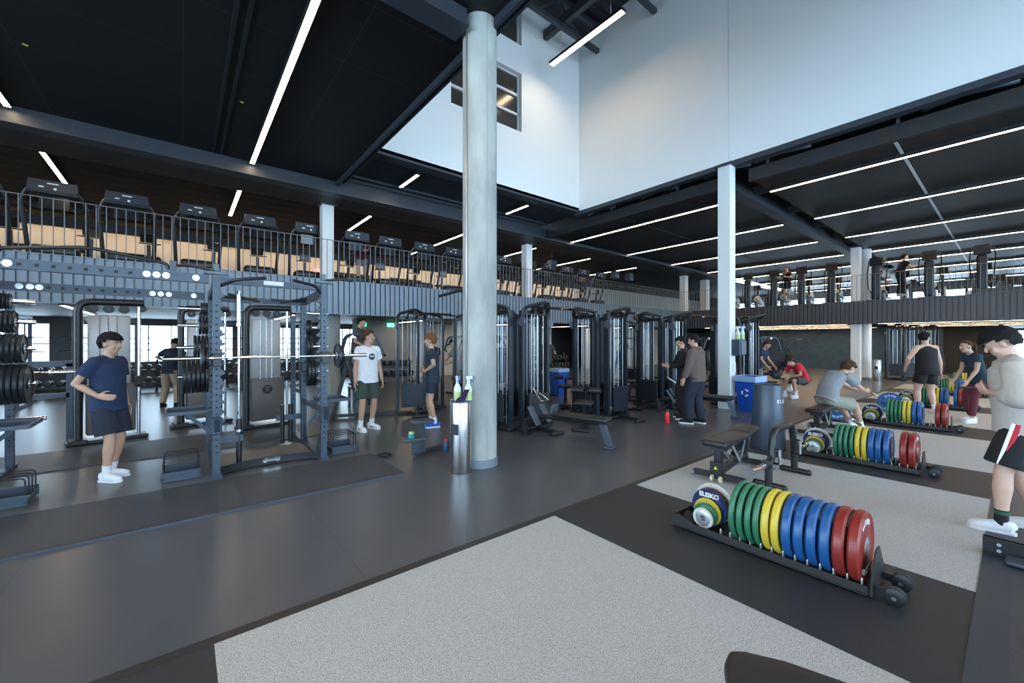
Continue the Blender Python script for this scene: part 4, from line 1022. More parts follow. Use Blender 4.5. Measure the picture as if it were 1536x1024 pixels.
# small two-level step stand with a teal jar
t = thing('step_stand', 'small two-level stand of blue-grey steel left of the steel bin', 'step stand', (2.62, 5.25, 0), R(-12))
b = nb(); beam(b, (-.12, 0, .04), (.55, .30, .04), .07, .05); beam(b, (0, -.2, .03), (0, .22, .03), .06, .04) if False else None; obj('base_rail', b, 'gun', t)
b = nb(); beam(b, (0, .02, .05), (0, .02, .47), .07, .09); box(b, (-.08, 0, .14), (.12, .05, .2)); obj('post', b, 'gun', t)
b = nb(); rbox(b, (.01, .0, .48), (.30, .16, .03), .008); obj('upper_plate', b, 'gun2', t)
b = nb(); rbox(b, (-.10, .0, .25), (.34, .22, .03), .008); obj('lower_plate', b, 'gun2', t)
t = thing('lidded_jar', 'teal jar with a pale green lid on the lower plate of the step stand', 'jar', (2.47, 5.27, .266))
b = nb(); lathe(b, [(0, 0), (.045, 0), (.048, .06), (0, .06)], n=18); obj('jar_body', b, 'bottle_teal', t, 40)
b = nb(); lathe(b, [(0, .06), (.04, .06), (.034, .085), (0, .085)], n=18); obj('lid', b, 'sprayliq', t, 40)
b = nb(); tube(b, [(.05*math.cos(a)*1.6+2.2, .05*math.sin(a)*1.6+5.55, .02) for a in [R(30*k) for k in range(12)]], .012, 6, True); tube(b, [(2.12, 5.55, .02), (1.98, 5.62, .012)], .008, 6)
tag(obj('ankle_strap', b, 'blk2', None, 40), 'black looped strap lying on the floor beside the step stand', 'strap')
# loaded blue plates leaning by the third rack
def loaded_bar():
    o = BB.place((11.9, 2.05, .225), R(92), 'barbell loaded with blue plates on the light platform behind the third plate rack')
    for dy, l in ((.72, 'front'), (.80, 'second')): pass
BB.place((9.65, 2.02, .235), R(22), 'barbell with big blue plates left of the third plate rack')
for k, (dx) in enumerate((.72, .79)):
    a = R(22); x, y = 9.65+math.cos(a)*dx, 2.02+math.sin(a)*dx
    o = PL['blue'].place((x, y, .235), a-R(90), 'blue lettered plate on the floor barbell left of the third rack, %s' % ('inner' if k == 0 else 'outer'), 'blue bumper plates')
BB.place((13.0, 2.0, .235), R(18), 'barbell with a blue plate behind the loaded one on the far platform')
a = R(18); PL['blue'].place((13.0-math.cos(a)*.74, 2.0-math.sin(a)*.74, .235), a+R(90), 'blue plate on the barbell behind the man in the black tank top', 'blue bumper plates')
# rack foot and bench at the lower right
t = thing('rack_base', 'black drilled steel base beam of a rack at the right picture edge', 'rack base')
b = nb(); beam(b, (4.72, .16, .07), (4.72, -1.2, .07), .012, .11); beam(b, (4.78, .16, .07), (4.78, -1.2, .07), .012, .11); beam(b, (4.75, .16, .015), (4.75, -1.2, .015), .10, .012); obj('beam', b, 'blk', t)
b = nb()
for k in range(8):
    for dz in (-.025, .02): cyl(b, (4.712, .08-k*.16, .07+dz), (4.708, .08-k*.16, .07+dz), .012, 12)
obj('bolt_row', b, 'silver', t, 30)
b = nb(); rbox(b, (4.62, -.10, .03), (.16, .30, .03), .012); obj('foot_tab', b, 'gun', t)
t = thing('bar_cradle', 'black angular steel bracket at the bottom right picture edge', 'bracket', (3.42, -.28, 0))
b = nb(); box(b, (0, 0, .09), (.10, .05, .18)); beam(b, (-.05, 0, .02), (.30, -.25, .02), .05, .04); box(b, (-.02, .0, .22), (.03, .05, .10)); obj('bracket_body', b, 'blk', t)
t = thing('flat_bench', 'black contoured bench pad at the bottom picture edge on light flooring', 'bench', (1.60, .27, 0), R(-60))
b = nb()
# contoured pad: outline widening, thickness .06, top z .47
pl = [(-.30, -.19), (-.19, -.15), (.0, -.135), (.45, -.14), (.7, -.14), (.7, .14), (.45, .14), (.0, .135), (-.19, .15), (-.30, .19), (-.36, .17), (-.385, .10), (-.385, -.10), (-.36, -.17)]
prism(b, pl, .06, (0, 0, .44), (1, 0, 0), (0, 1, 0)); bmesh.ops.bevel(b, geom=list(b.edges), offset=.022, segments=3, profile=.5, affect='EDGES'); obj('pad', b, 'pad', t, 60)
b = nb(); beam(b, (0, 0, .38), (0, 0, .05), .07); beam(b, (-.3, 0, .05), (.7, 0, .05), .07); beam(b, (-.3, -.25, .03), (-.3, .25, .03), .06); obj('frame', b, 'blk', t)
# ================================================================ people
def two_bone(s, t, l1, l2, pole):
    s, t, pole = V(s), V(t), V(pole); d = t-s; D = min(d.length, (l1+l2)*.995)
    u = d.normalized(); t = s+u*D
    a = (l1*l1-l2*l2+D*D)/(2*D); h = math.sqrt(max(l1*l1-a*a, 0))
    w = (pole-u*pole.dot(u))
    w = w.normalized() if w.length > 1e-4 else V((0, 0, 1))
    return s+u*a+w*h, t
def loft(bm, pts, rad, lat, n=16):
    pts = [V(p) for p in pts]; rings = []; lat = V(lat)
    for i, p in enumerate(pts):
        t = (pts[min(i+1, len(pts)-1)]-pts[max(i-1, 0)]).normalized()
        a = (lat-t*lat.dot(t)).normalized(); b = t.cross(a); ra, rb = rad[i] if isinstance(rad[i], (tuple, list)) else (rad[i], rad[i])
        rings.append([bm.verts.new(p+a*ra*math.cos(q)+b*rb*math.sin(q)) for q in [2*math.pi*j/n for j in range(n)]])
    for i in range(len(rings)-1):
        for j in range(n): bm.faces.new((rings[i][j], rings[i][(j+1) % n], rings[i+1][(j+1) % n], rings[i+1][j]))
    bm.faces.new(list(reversed(rings[0]))); bm.faces.new(rings[-1])
def ball(bm, c, r, sc=(1, 1, 1), rot=None): sphere(bm, c, r, 14, 10, sc, rot)
def capsule(bm, p, q, r0, r1, n=12):
    loft(bm, [p, q], [r0, r1], frame_of(V(q)-V(p))[0], n); ball(bm, p, r0); ball(bm, q, r1)
def remesh(name, bm, vox, m, parent, sm=3):
    bmesh.ops.recalc_face_normals(bm, faces=bm.faces)
    me = bpy.data.meshes.new('tmp'); bm.to_mesh(me); bm.free()
    o = bpy.data.objects.new('tmp', me); COL.objects.link(o)
    r = o.modifiers.new('r', 'REMESH'); r.mode = 'VOXEL'; r.voxel_size = vox; r.use_smooth_shade = True
    s = o.modifiers.new('s', 'SMOOTH'); s.factor = .5; s.iterations = sm
    bpy.context.view_layer.update()
    m2 = bpy.data.meshes.new_from_object(o.evaluated_get(bpy.context.evaluated_depsgraph_get()))
    bpy.data.objects.remove(o); bpy.data.meshes.remove(me)
    m2.name = name; m2.materials.clear(); m2.materials.append(M[m])
    for p in m2.polygons: p.use_smooth = True
    o = bpy.data.objects.new(name, m2); COL.objects.link(o); o.parent = parent
    return o
def hand(bm, w, d, n, side, curl, sc=1.0):
    """w wrist, d direction of the fingers, n palm normal, side = direction of the thumb"""
    d = V(d).normalized(); n = V(n); n = (n-d*n.dot(d)).normalized(); s = d.cross(n)
    if s.dot(V(side)) < 0: s = -s
    w = V(w)
    loft(bm, [w-d*.02*sc, w+d*.02*sc, w+d*.06*sc, w+d*.092*sc], [(.026*sc, .020*sc), (.034*sc, .017*sc), (.041*sc, .015*sc), (.040*sc, .012*sc)], s, 14)
    for k, (o, L) in enumerate(((.031, .072), (.0105, .082), (-.0105, .076), (-.030, .060))):
        p = w+d*.088*sc+s*o*sc; a = 0; r = .0088*sc
        for f, dl in ((.45, .35), (.30, .45), (.25, .35)):
            a += curl*dl*(1+.12*k); dd = d*math.cos(a)+n*math.sin(a)+s*(o*.9 if curl < .8 else 0)
            q = p+dd.normalized()*L*f*sc; capsule(bm, p, q, r, r*.92, 8); p = q; r *= .93
    p = w+d*.022*sc+s*.026*sc; dd = (d*.55+s*.62+n*.35).normalized(); q = p+dd*.048*sc; capsule(bm, p, q, .0135*sc, .0105*sc, 8)
    dd = (d*.9+s*.15+n*(.3+.3*curl)).normalized(); capsule(bm, q, q+dd*.034*sc, .0105*sc, .0085*sc, 8)
def person(label, loc, head_deg, h=1.75, skin='s1', hair='black', hairstyle='short', vox=.010, top=('tee', 'c_navy'), bottom=('shorts', 'c_navy'), shoes='c_white', sole='c_white', socks='c_white', female=False,
           pelvis=(0, 0, .93), lean=(0, .02), bow=.0, head_off=(0, .03, 0), look=0, nod=0, twist=0,
           wr=((.30, .04, .80), (-.30, .04, .80)), elb=((.3, -1, 0), (-.3, -1, 0)), ank=((.11, 0, .085), (-.11, 0, .085)), kn=((.1, 1, 0), (-.1, 1, 0)), toe=((.25, 1), (-.25, 1)),
           hd=(None, None), hn=((-1, 0, 0), (1, 0, 0)), curl=(.7, .7), extras=None, z=0, bulk=1.0, loose=1.0):
    """local frame: faces +Y, own right hand at +X; lean = (sideways, forward) offset of the neck; all metres for a 1.75 m body"""
    k = h/1.75
    t = thing('person', label, 'person', (loc[0], loc[1], z), R(head_deg)); t.scale = (k, k, k)
    pv = V(pelvis); L = .53
    fx, fy = lean; up = V((fx, fy, math.sqrt(max(.02, L*L-fx*fx-fy*fy)))) if len(lean) == 2 else V(lean)
    nk = pv+up; upn = up.normalized()
    ct = Matrix.Rotation(R(twist), 3, 'Z'); lat0 = V((1, 0, 0)); lat = ct @ V((1, 0, 0)); lat = (lat-upn*lat.dot(upn)).normalized(); fw = upn.cross(lat)
    mid = pv+up*.5-fw*bow
    sw = (.160 if not female else .145)*(1+(bulk-1)*.8); g = bulk
    sh = [nk-upn*.055+lat*s*sw for s in (1, -1)]
    hp = [pv+V((s*.088, 0, -.02)) for s in (1, -1)]
    hfw = Matrix.Rotation(R(look), 3, 'Z') @ V((0, 1, 0)) if True else fw
    hfw = (hfw*math.cos(R(nod))+V((0, 0, -1))*math.sin(R(nod))).normalized()
    hlat = hfw.cross(V((0, 0, 1))).normalized(); hup = hlat.cross(hfw)
    HM = Matrix((hlat, hfw, hup)).transposed()
    hc = nk+upn*.075+V(head_off)+V((0, 0, .085))
    arms = [two_bone(sh[i], wr[i], .285*1.0, .255, elb[i]) for i in (0, 1)]
    legs = [two_bone(hp[i], ank[i], .425, .415, kn[i]) for i in (0, 1)]
    # ---- body
    b = nb()
    spine = [pv-upn*.05, pv+up*.05, mid-up*.12, mid+up*.1, mid+up*.32, nk-upn*.07, nk-upn*.025]
    tr = [(.150*g, .105*g), (.158*g, .108*g), (.138*g, .098*g), (.150*g, .108*g), (.168*g, .112*g), (.150*g, .088), (.075, .06)] if not female else [(.150, .100), (.160, .108), (.118, .085), (.128, .098), (.140, .105), (.130, .080), (.065, .055)]
    loft(b, spine, tr, lat, 20)
    loft(b, [nk-upn*.05, nk+(hc-nk)*.45, hc-hup*.04-hfw*.01], [(.060*g, .058*g), (.052*g, .054), (.050, .052)], lat, 14)
    for i in (0, 1):
        e, w = arms[i]; s = sh[i]; m_ = s.lerp(e, .35); f2 = e.lerp(w, .25)
        ball(b, s, .058*g); loft(b, [s, m_, e, f2, w], [.054*g, .048*g, .037*g, .040*g, (.026, .024)], frame_of(w-e)[0], 14); ball(b, e, .037*g)
        d = (w-e).normalized() if hd[i] is None else V(hd[i]); hand(b, w, d, hn[i], V((0, 1, .2)) if hd[i] is None else V((0, .3, 1)), curl[i])
        kk, a = legs[i]; hpp = hp[i]; c = kk.lerp(a, .30)
        ball(b, hpp, .085*g); loft(b, [hpp, hpp.lerp(kk, .3), hpp.lerp(kk, .75), kk, c, kk.lerp(a, .6), a], [.086*g, .082*g, .062*g, .054*g, (.056*g, .058*g), .043*g, (.034, .038)], lat0, 16); ball(b, kk, .054*g)
    for s_ in sh: loft(b, [nk-upn*.005, nk.lerp(s_, .55)-upn*.008, s_-upn*.005], [.045, .050*g, .048*g], fw, 12)
    # head
    ball(b, hc+HM @ V((0, -.012, .025)), .1, (.76, .94, .93), HM); ball(b, hc+HM @ V((0, .022, -.048)), .1, (.58, .66, .62), HM)
    ball(b, hc+HM @ V((0, .055, -.090)), .026, (1.1, 1, .8), HM)
    loft(b, [hc+HM @ V((0, .088, .020)), hc+HM @ V((0, .104, -.012)), hc+HM @ V((0, .098, -.028))], [.008, (.014, .014), (.010, .008)], hlat, 8)
    for s in (1, -1):
        ball(b, hc+HM @ V((s*.078, -.005, -.008)), .03, (.30, .65, 1.05), HM); ball(b, hc+HM @ V((s*.040, .062, -.03)), .024, (1, .8, 1), HM)
        ball(b, hc+HM @ V((s*.030, .080, .030)), .018, (1.3, .5, .45), HM)
    ball(b, hc+HM @ V((0, .083, -.056)), .018, (1.2, .55, .38), HM)
    body = remesh('body', b, vox, 'skin_'+skin, t, 2)
    for s in (1, -1):
        b = nb(); ball(b, hc+HM @ V((s*.030, .0775, .012)), .0105, (1.2, .6, .55), HM); e_ = obj('eye', b, 'paper', body, 60)
        b = nb(); ball(b, hc+HM @ V((s*.030, .0835, .012)), .0050, (1, .5, 1), HM); obj('iris', b, 'hair_brown', e_, 60)
        b = nb(); loft(b, [hc+HM @ V((s*.014, .092, .032)), hc+HM @ V((s*.030, .091, .037)), hc+HM @ V((s*.047, .080, .032))], [.003, .004, .002], hfw, 6); obj('eyebrow', b, 'hair_'+hair, body)
    # hair
    b = nb(); bmesh.ops.create_icosphere(b, subdivisions=4, radius=1); random.seed(hash(label) % 1000 if False else len(label))
    long_ = hairstyle in ('long', 'mop'); dl = []
    for v in b.verts:
        x, y, z_ = v.co
        face = (y > .34 and z_ < (.40 if hairstyle != 'mop' else .22)) or (z_ < -.62+.25*y) or (abs(x) > .70 and y > -.18 and z_ < -.05) or (y > .15 and z_ < -.1)
        if hairstyle in ('ponytail',): face = (y > .35 and z_ < .55) or z_ < -.35 or (abs(x) > .8 and y > -.1 and z_ < .1)
        if face: dl.append(v)
    bmesh.ops.delete(b, geom=dl, context='VERTS')
    for v in b.verts:
        x, y, z_ = v.co; f = 1+.035*math.sin(17*x+5*z_)*math.sin(13*y)+(.05*math.sin(31*x)*math.cos(23*y+9*z_) if hairstyle != 'ponytail' else 0)
        thick = {'short': .021, 'mop': .028, 'long': .022, 'ponytail': .008, 'crop': .006}[hairstyle]
        side = .6 if (z_ < .15 and hairstyle == 'short') else 1
        r = V((.078+thick*side, .098+thick*side, .096+thick))
        v.co = hc+HM @ (V((x*r.x, y*r.y-.012, z_*r.z+.027))*f if False else V((x*r.x*f, y*r.y*f-.014, z_*r.z*f+.027)))
    bmesh.ops.solidify(b, geom=list(b.faces), thickness=.010)
    ho = obj('hair', b, 'hair_'+hair, t, 80)
    if hairstyle == 'ponytail':
        b = nb(); loft(b, [hc+HM @ V(p) for p in ((0, -.10, .06), (0, -.15, .05), (0, -.175, -.03), (0, -.165, -.12), (0, -.15, -.20))], [.02, .032, .032, .026, .008], hlat, 10); obj('ponytail', b, 'hair_'+hair, ho, 80)
    # ---- clothes
    kind, tm = top; b = nb(); e_ = .016*loose
    def grow(r, d): return (r[0]+d, r[1]+d)
    hem = -.10 if kind != 'tank' else -.02
    hem_p = pv+V((0, 0, hem)) if abs(fy) < .3 else pv-upn*.04
    pts = [hem_p, pv+up*.05, mid-up*.12, mid+up*.1, mid+up*.32, nk-upn*.065, nk-upn*.012]
    rr = [(.178*g+e_, .122*g+e_), (.168*g+e_, .118*g+e_), grow(tr[2], e_+.020), grow(tr[3], e_+.010), grow(tr[4], e_*.8), grow(tr[5], e_*.7), (.074 if kind != 'tank' else .07, .062)]
    loft(b, pts, rr, lat, 22)
    sl = {'tee': .62, 'bigtee': .95, 'tank': 0, 'hoodie': 2, 'sweater': 1.5, 'captee': .45}[kind]
    for i in (0, 1):
        s = sh[i]; e, w = arms[i]
        if sl:
            loft(b, [nk-upn*.02, nk.lerp(s, .55)-upn*.012, s-upn*.006], [.046+e_*.4, .052*g+e_*.5, .052*g+e_*.6], fw, 12)
            ball(b, s, .056*g+e_*.5)
            if sl <= 1: q = s.lerp(e, sl); loft(b, [s, s.lerp(q, .5), q], [.056*g+e_*.6, .053*g+e_*.9, .049*g+e_*1.3], lat, 16)
            elif sl == 1.5: q = e.lerp(w, .5); loft(b, [s, e, e.lerp(w, .2), q], [.062*g+e_, .056*g+e_*1.5, .060*g+e_*1.2, .045*g+e_], lat, 16); ball(b, e, .056*g+e_*1.3)
            else: q = e.lerp(w, .93); loft(b, [s, e, e.lerp(w, .5), q], [.058*g+e_, .044*g+e_*1.2, .042*g+e_, .030*g+e_], lat, 16); ball(b, e, .044*g+e_*1.2)
    if kind == 'hoodie':
        for a in range(9):
            q = R(-20+a*27.5); ball(b, nk+lat*.085*math.cos(q)-fw*.075*math.sin(q)*1.0+upn*(.012), .034)
    remesh('shirt', b, max(vox, .009), tm, t, 3)
    kind2, bmn = bottom; b = nb()
    if kind2 in ('shorts', 'longshorts', 'pants', 'leggings'):
        d = {'shorts': .020, 'longshorts': .024, 'pants': .022, 'leggings': .006}[kind2]*loose
        wp = up*.04 if abs(fy) < .3 else up*.03
        loft(b, [pv+V((0, 0, -.09)) if abs(fy) < .3 else pv-upn*.06, pv+V((0, 0, -.03)), pv+wp, pv+wp*2.2], [grow(tr[0], d*.8), grow(tr[1], d), grow(tr[1], d*.4), grow(tr[1], d*.2)], lat0, 20)
        for i in (0, 1):
            hpp = hp[i]; kk, a = legs[i]
            ball(b, hpp, .080*g+d*.5)
            if kind2 in ('shorts', 'longshorts'): f = .62 if kind2 == 'shorts' else .85; q = hpp.lerp(kk, f); loft(b, [hpp, hpp.lerp(q, .5), q], [.080*g+d*.5, .083*g+d*.9, .078*g+d*1.25], lat0, 18)
            else: q = kk.lerp(a, .96 if kind2 == 'pants' else .86); loft(b, [hpp, hpp.lerp(kk, .5), kk, kk.lerp(a, .35), q], [.086*g+d, .074*g+d*1.1, .054*g+d*1.3, .056*g+d*1.1, .036*g+d*1.4], lat0, 18); ball(b, kk, .054*g+d*1.3)
    bo = remesh(kind2 if kind2 != 'longshorts' else 'shorts', b, max(vox, .009), bmn, t, 3)
    for i in (0, 1):
        kk, a = legs[i]; f = V((toe[i][0], toe[i][1], 0)).normalized(); sx = f.cross(V((0, 0, 1))); a = V(a)
        if socks: b = nb(); loft(b, [a+(kk-a)*.02+V((0, 0, -.02)), a+(kk-a)*.18, a+(kk-a)*.27], [.042, .042, .046], sx, 14); obj('sock', b, socks, t, 60)
        g0 = a-V((0, 0, .085)); b = nb()
        P_ = lambda u, z_: g0+f*u+V((0, 0, z_))
        loft(b, [P_(-.075, .045), P_(-.06, .058), P_(-.01, .062), P_(.05, .050), P_(.12, .044), P_(.16, .038), P_(.182, .032)], [(.020, .030), (.036, .054), (.042, .060), (.045, .050), (.048, .042), (.040, .034), (.020, .022)], sx, 16)
        loft(b, [P_(-.02, .05), P_(-.028, .105)], [(.042, .050), (.042, .050)], sx, 14)
        so = remesh('shoe', b, .008, shoes, t, 2)
        b = nb(); pts = [(-.085, .018), (-.07, .034), (0, .038), (.08, .046), (.135, .048), (.175, .034), (.192, .012)]
        ol = [g0+f*u+sx*w_ for u, w_ in pts]+[g0+f*u-sx*w_ for u, w_ in reversed(pts)]; n_ = len(ol)
        addf(b, [p+V((0, 0, .002)) for p in ol]+[p+V((0, 0, .026)) for p in ol], [list(range(n_-1, -1, -1)), list(range(n_, 2*n_))]+[[j, (j+1) % n_, n_+(j+1) % n_, n_+j] for j in range(n_)]); obj('shoe_sole', b, sole, so)
    if extras: extras(t, dict(pv=pv, nk=nk, sh=sh, arms=arms, legs=legs, hc=hc, HM=HM, lat=lat, fw=fw, up=upn, mid=mid, tr=tr, g=g))
    return t
def H(sr, sf):
    """heading of a person facing sr (towards the right of the hall view) and sf (away)"""
    v = V((.778, -.629))*sr+V((.629, .778))*sf
    return math.degrees(math.atan2(-v.x, v.y))
def patch(name, t, c, nrm, u, poly, m, d=.004):
    nrm = V(nrm).normalized(); u = V(u); u = (u-nrm*u.dot(nrm)).normalized(); v = nrm.cross(u)
    b = nb(); prism(b, poly, d, V(c), u, v); return obj(name, b, m, t)
circ = [(math.cos(R(20*k)), math.sin(R(20*k))) for k in range(18)]
# 1 man in navy, hand on hip
def ex1(t, J):
    b = nb(); loft(b, [J['nk']-J['up']*.20-J['fw']*.118+J['lat']*s for s in (-.09, .09)], [(.004, .05), (.004, .05)], J['fw'], 8); b.free()
    patch('shirt_print', t, J['nk']-J['up']*.16-J['fw']*.145, -J['fw'], (1, 0, 0), [(-.08, -.012), (.08, -.012), (.08, .012), (-.08, .012)], 'letter')
    patch('shirt_print', t, J['nk']-J['up']*.21-J['fw']*.146, -J['fw'], (1, 0, 0), [(-.06, -.02), (.06, -.02), (.05, .02), (-.05, .02)], 'letter')
person('man in navy tee and shorts standing by the racks with a hand on his hip', (-.665, 6.62), H(1, .05), 1.70, 's1', 'black', 'mop', .008, ('tee', 'c_navy'), ('longshorts', 'c_dnavy'), loose=1.5,
       lean=(0, -.015), head_off=(0, .045, -.005), nod=8, wr=((.20, .06, 1.02), (-.25, .0, .82)), elb=((.35, -1, .1), (-.25, -1, .1)), hd=((-.15, .9, -.15), None), hn=((-1, 0, 0), (1, 0, 0)), curl=(.5, .6),
       ank=((.09, .05, .085), (-.10, -.06, .085)), toe=((.12, 1), (-.2, 1)), extras=ex1, socks='c_white')
# 2 man at the dumbbells, back view
person('man in navy tee and khaki trousers seen from behind bending over the dumbbells', (-.24, 13.0), H(-.1, 1), 1.72, 's1', 'black', 'short', .011, ('tee', 'c_dnavy'), ('pants', 'c_khaki'), shoes='c_black', sole='c_black', socks=None,
       lean=(0, .12), head_off=(0, .06, -.03), nod=40, wr=((.22, .28, 1.12), (-.22, .28, 1.12)), elb=((1, -.3, -.2), (-1, -.3, -.2)), ank=((.17, 0, .085), (-.17, 0, .085)), toe=((.3, 1), (-.3, 1)))
# 3 man in dark grey on the stand
person('man in dark grey standing raised on a step frame behind the man in white', (3.30, 10.12), H(1, .1), 1.70, 's1', 'black', 'short', .011, ('tee', 'c_dgrey'), ('pants', 'c_black'), z=.505,
       wr=((.20, .25, 1.0), (-.20, .25, 1.0)), head_off=(0, .06, -.02), nod=15, lean=(0, .06))
# 4 man in white tee
def ex4(t, J):
    c = J['nk']-J['up']*.17+J['fw']*.142-J['lat']*.02
    patch('shirt_print', t, c, J['fw'], (1, 0, 0), [(x*.052, y*.058) for x, y in circ], 'c_dgrey', .008)
    patch('shirt_print', t, c+J['up']*.004, J['fw'], (1, 0, 0), [(-.036, -.012), (.036, -.012), (.036, .004), (-.036, .004)], 'letter', .014)
    tick = [(-.05, .012), (-.035, -.008), (-.01, -.012), (.055, .022), (-.01, .002), (-.03, .004)]
    for i, td in ((0, (-.1, 1)), (1, (-.5, 1))):
        f = V((td[0], td[1], 0)).normalized(); s_ = f.cross(V((0, 0, 1))); g_ = V(J['legs'][i][1])-V((0, 0, .085))
        for q in (-1, 1):
            b = nb(); prism(b, tick, .004, g_+f*.05+s_*q*.046+V((0, 0, .048)), f, V((0, 0, 1))); obj('shoe_mark', b, 'blk2', t)
person('man in white tee with round print and olive shorts, standing', (2.60, 7.38), H(.62, -.70), 1.81, 's1', 'brown', 'short', .008, ('tee', 'c_white'), ('longshorts', 'c_olive'), loose=1.2,
       look=58, nod=2, wr=((.24, .05, .82), (-.27, .02, .80)), elb=((.3, -1, 0), (-.3, -1, 0)), ank=((.13, .02, .085), (-.10, -.06, .085)), toe=((-.1, 1), (-.5, 1)), extras=ex4)
# 5 boy in black tee
person('youth in black tee and shorts with blue shoes beside the cable machine', (3.66, 6.90), H(-1, -.1), 1.74, 's1', 'ginger', 'mop', .009, ('tee', 'c_dteal'), ('shorts', 'c_dnavy'), shoes='binblue',
       wr=((-.02, .16, 1.08), (-.19, .12, 1.06)), elb=((1, -.5, -.3), (-1, -.8, -.2)), hd=((-.8, .5, .1), (.6, .6, .2)), hn=((0, -1, 0), (0, -1, 0)), head_off=(0, .03, 0), nod=4, ank=((.09, .02, .085), (-.08, -.06, .085)))
# 6 cap man leaning, right of the machine
def cap(m):
    def f(t, J):
        HM, hc = J['HM'], J['hc']
        b = nb(); bmesh.ops.create_icosphere(b, subdivisions=3, radius=1); bmesh.ops.delete(b, geom=[v for v in b.verts if v.co.z < .05], context='VERTS')
        for v in b.verts: v.co = hc+HM @ V((v.co.x*.098, v.co.y*.118-.012, v.co.z*.10+.045))
        bmesh.ops.solidify(b, geom=list(b.faces), thickness=.006); c = obj('cap', b, m, t, 60)
        b = nb(); loft(b, [hc+HM @ V((0, .09, .056)), hc+HM @ V((0, .14, .048)), hc+HM @ V((0, .175, .036))], [(.075, .006), (.068, .006), (.035, .005)], HM @ V((1, 0, 0)), 14); obj('cap_brim', b, m, c, 60)
    return f
person('man in grey tee and dark cap leaning forward left of the concrete column', (5.75, 9.35), H(-.8, -.6), 1.74, 's2', 'black', 'short', .011, ('tee', 'c_grey'), ('longshorts', 'c_black'), extras=cap('c_black'),
       pelvis=(0, -.05, .90), lean=(0, .16), head_off=(0, .06, -.02), nod=25, wr=((.16, .42, 1.05), (-.16, .42, 1.05)), elb=((1, -.2, -.6), (-1, -.2, -.6)))
person('person in black behind the man in the cap', (5.45, 10.3), H(-.3, 1), 1.72, 's1', 'black', 'short', .013, ('tee', 'c_black'), ('pants', 'c_black'), shoes='c_black')
# 7 man with back turned
person('man in grey tee and navy shorts, back turned, behind the cable towers', (9.35, 9.75), H(-.05, 1), 1.80, 's1', 'black', 'short', .011, ('tee', 'c_dgrey'), ('shorts', 'c_dnavy'), wr=((.2, .3, 1.2), (-.28, .08, .85)), extras=cap('c_white'))
person('dark clothed person standing far back between the cable towers', (12.4, 14.0), H(.3, -1), 1.75, 's1', 'black', 'short', .013, ('tee', 'c_dnavy'), ('pants', 'c_black'), shoes='c_black')
person('person training inside the first cable tower, legs bare', (5.7, 7.6), H(.1, 1), 1.74, 's1', 'black', 'short', .012, ('tee', 'c_dnavy'), ('shorts', 'c_dnavy'), wr=((.3, .25, 1.3), (-.3, .25, 1.3)))
# 8 man in brown hoodie and companion
person('man in brown hoodie and dark joggers, back turned, by the red bottle', (7.78, 3.90), H(-.62, .75), 1.75, 's1', 'black', 'short', .008, ('hoodie', 'c_brown'), ('pants', 'c_dnavy'), shoes='c_black', sole='c_white', socks=None, loose=1.5, bulk=1.08,
       head_off=(0, .05, -.012), nod=18, look=12, wr=((.25, .10, .88), (-.25, .14, .86)), elb=((.4, -1, 0), (-.4, -1, 0)), ank=((.10, -.04, .085), (-.12, .10, .085)), toe=((.05, 1), (-.3, 1)))
person('person in dark clothes standing in front of the hooded man', (8.10, 4.35), H(-.9, .2), 1.70, 's1', 'black', 'short', .010, ('hoodie', 'c_black'), ('pants', 'c_black'), shoes='c_black', sole='c_white', socks=None,
       wr=((.12, .30, 1.12), (-.12, .30, 1.12)), elb=((1, -.4, -.6), (-1, -.4, -.6)), nod=25, hd=((-.2, 1, .2), (.2, 1, .2)))
# 9 seated man in red, head down
person('seated man in red tee and black cap bending forward, white shoes', (13.75, 3.85), H(-1, -.1), 1.75, 's1', 'black', 'short', .010, ('tee', 'c_red'), ('longshorts', 'c_taupe'), extras=cap('c_black'),
       pelvis=(0, -.06, .50), lean=(0, .30), bow=.05, head_off=(0, .10, -.06), nod=45, wr=((.12, .46, .60), (-.12, .46, .60)), elb=((1, -.2, -.4), (-1, -.2, -.4)),
       ank=((.14, .42, .085), (-.14, .30, .085)), hd=((-.3, 1, -.3), (.3, 1, -.3)))
person('person in dark tee hunched on a machine left of the man in red', (15.0, 4.9), H(.9, -.4), 1.72, 's1', 'brown', 'short', .011, ('tee', 'c_dnavy'), ('shorts', 'c_taupe'),
       pelvis=(0, -.1, .55), lean=(0, .34), bow=.05, head_off=(0, .10, -.05), nod=45, wr=((.18, .50, .75), (-.18, .50, .75)), elb=((1, 0, -.5), (-1, 0, -.5)), ank=((.15, .38, .085), (-.15, .38, .085)))
person('person in navy with pale leggings bending beside the rear cable tower', (13.6, 4.95), H(.5, -.8), 1.68, 's1', 'brown', 'short', .011, ('tee', 'c_navy'), ('leggings', 'c_grey'), lean=(0, .2), head_off=(0, .06, -.02), nod=30, wr=((.2, .4, .9), (-.2, .4, .9)))
# 10 seated man in grey tee on the bench
person('seated man in light grey tee and sage shorts leaning on his knees, hands together', (8.98, 2.10), H(.97, .12), 1.78, 's1', 'brown', 'mop', .008, ('tee', 'c_grey'), ('longshorts', 'c_sage'), loose=1.5,
       pelvis=(0, -.06, .565), lean=(0, .30), bow=.07, head_off=(0, .10, -.05), nod=28, wr=((.08, .64, .70), (-.04, .66, .68)), elb=((1, -.4, -.6), (-1, -.4, -.6)), hd=((-.35, .9, .12), (.3, .9, .10)), hn=((-1, 0, .2), (1, 0, .2)),
       ank=((.13, .50, .085), (-.12, .58, .085)), toe=((.1, 1), (-.1, 1)), kn=((.2, 1, .5), (-.2, 1, .5)), curl=(.8, .8), socks='c_white')
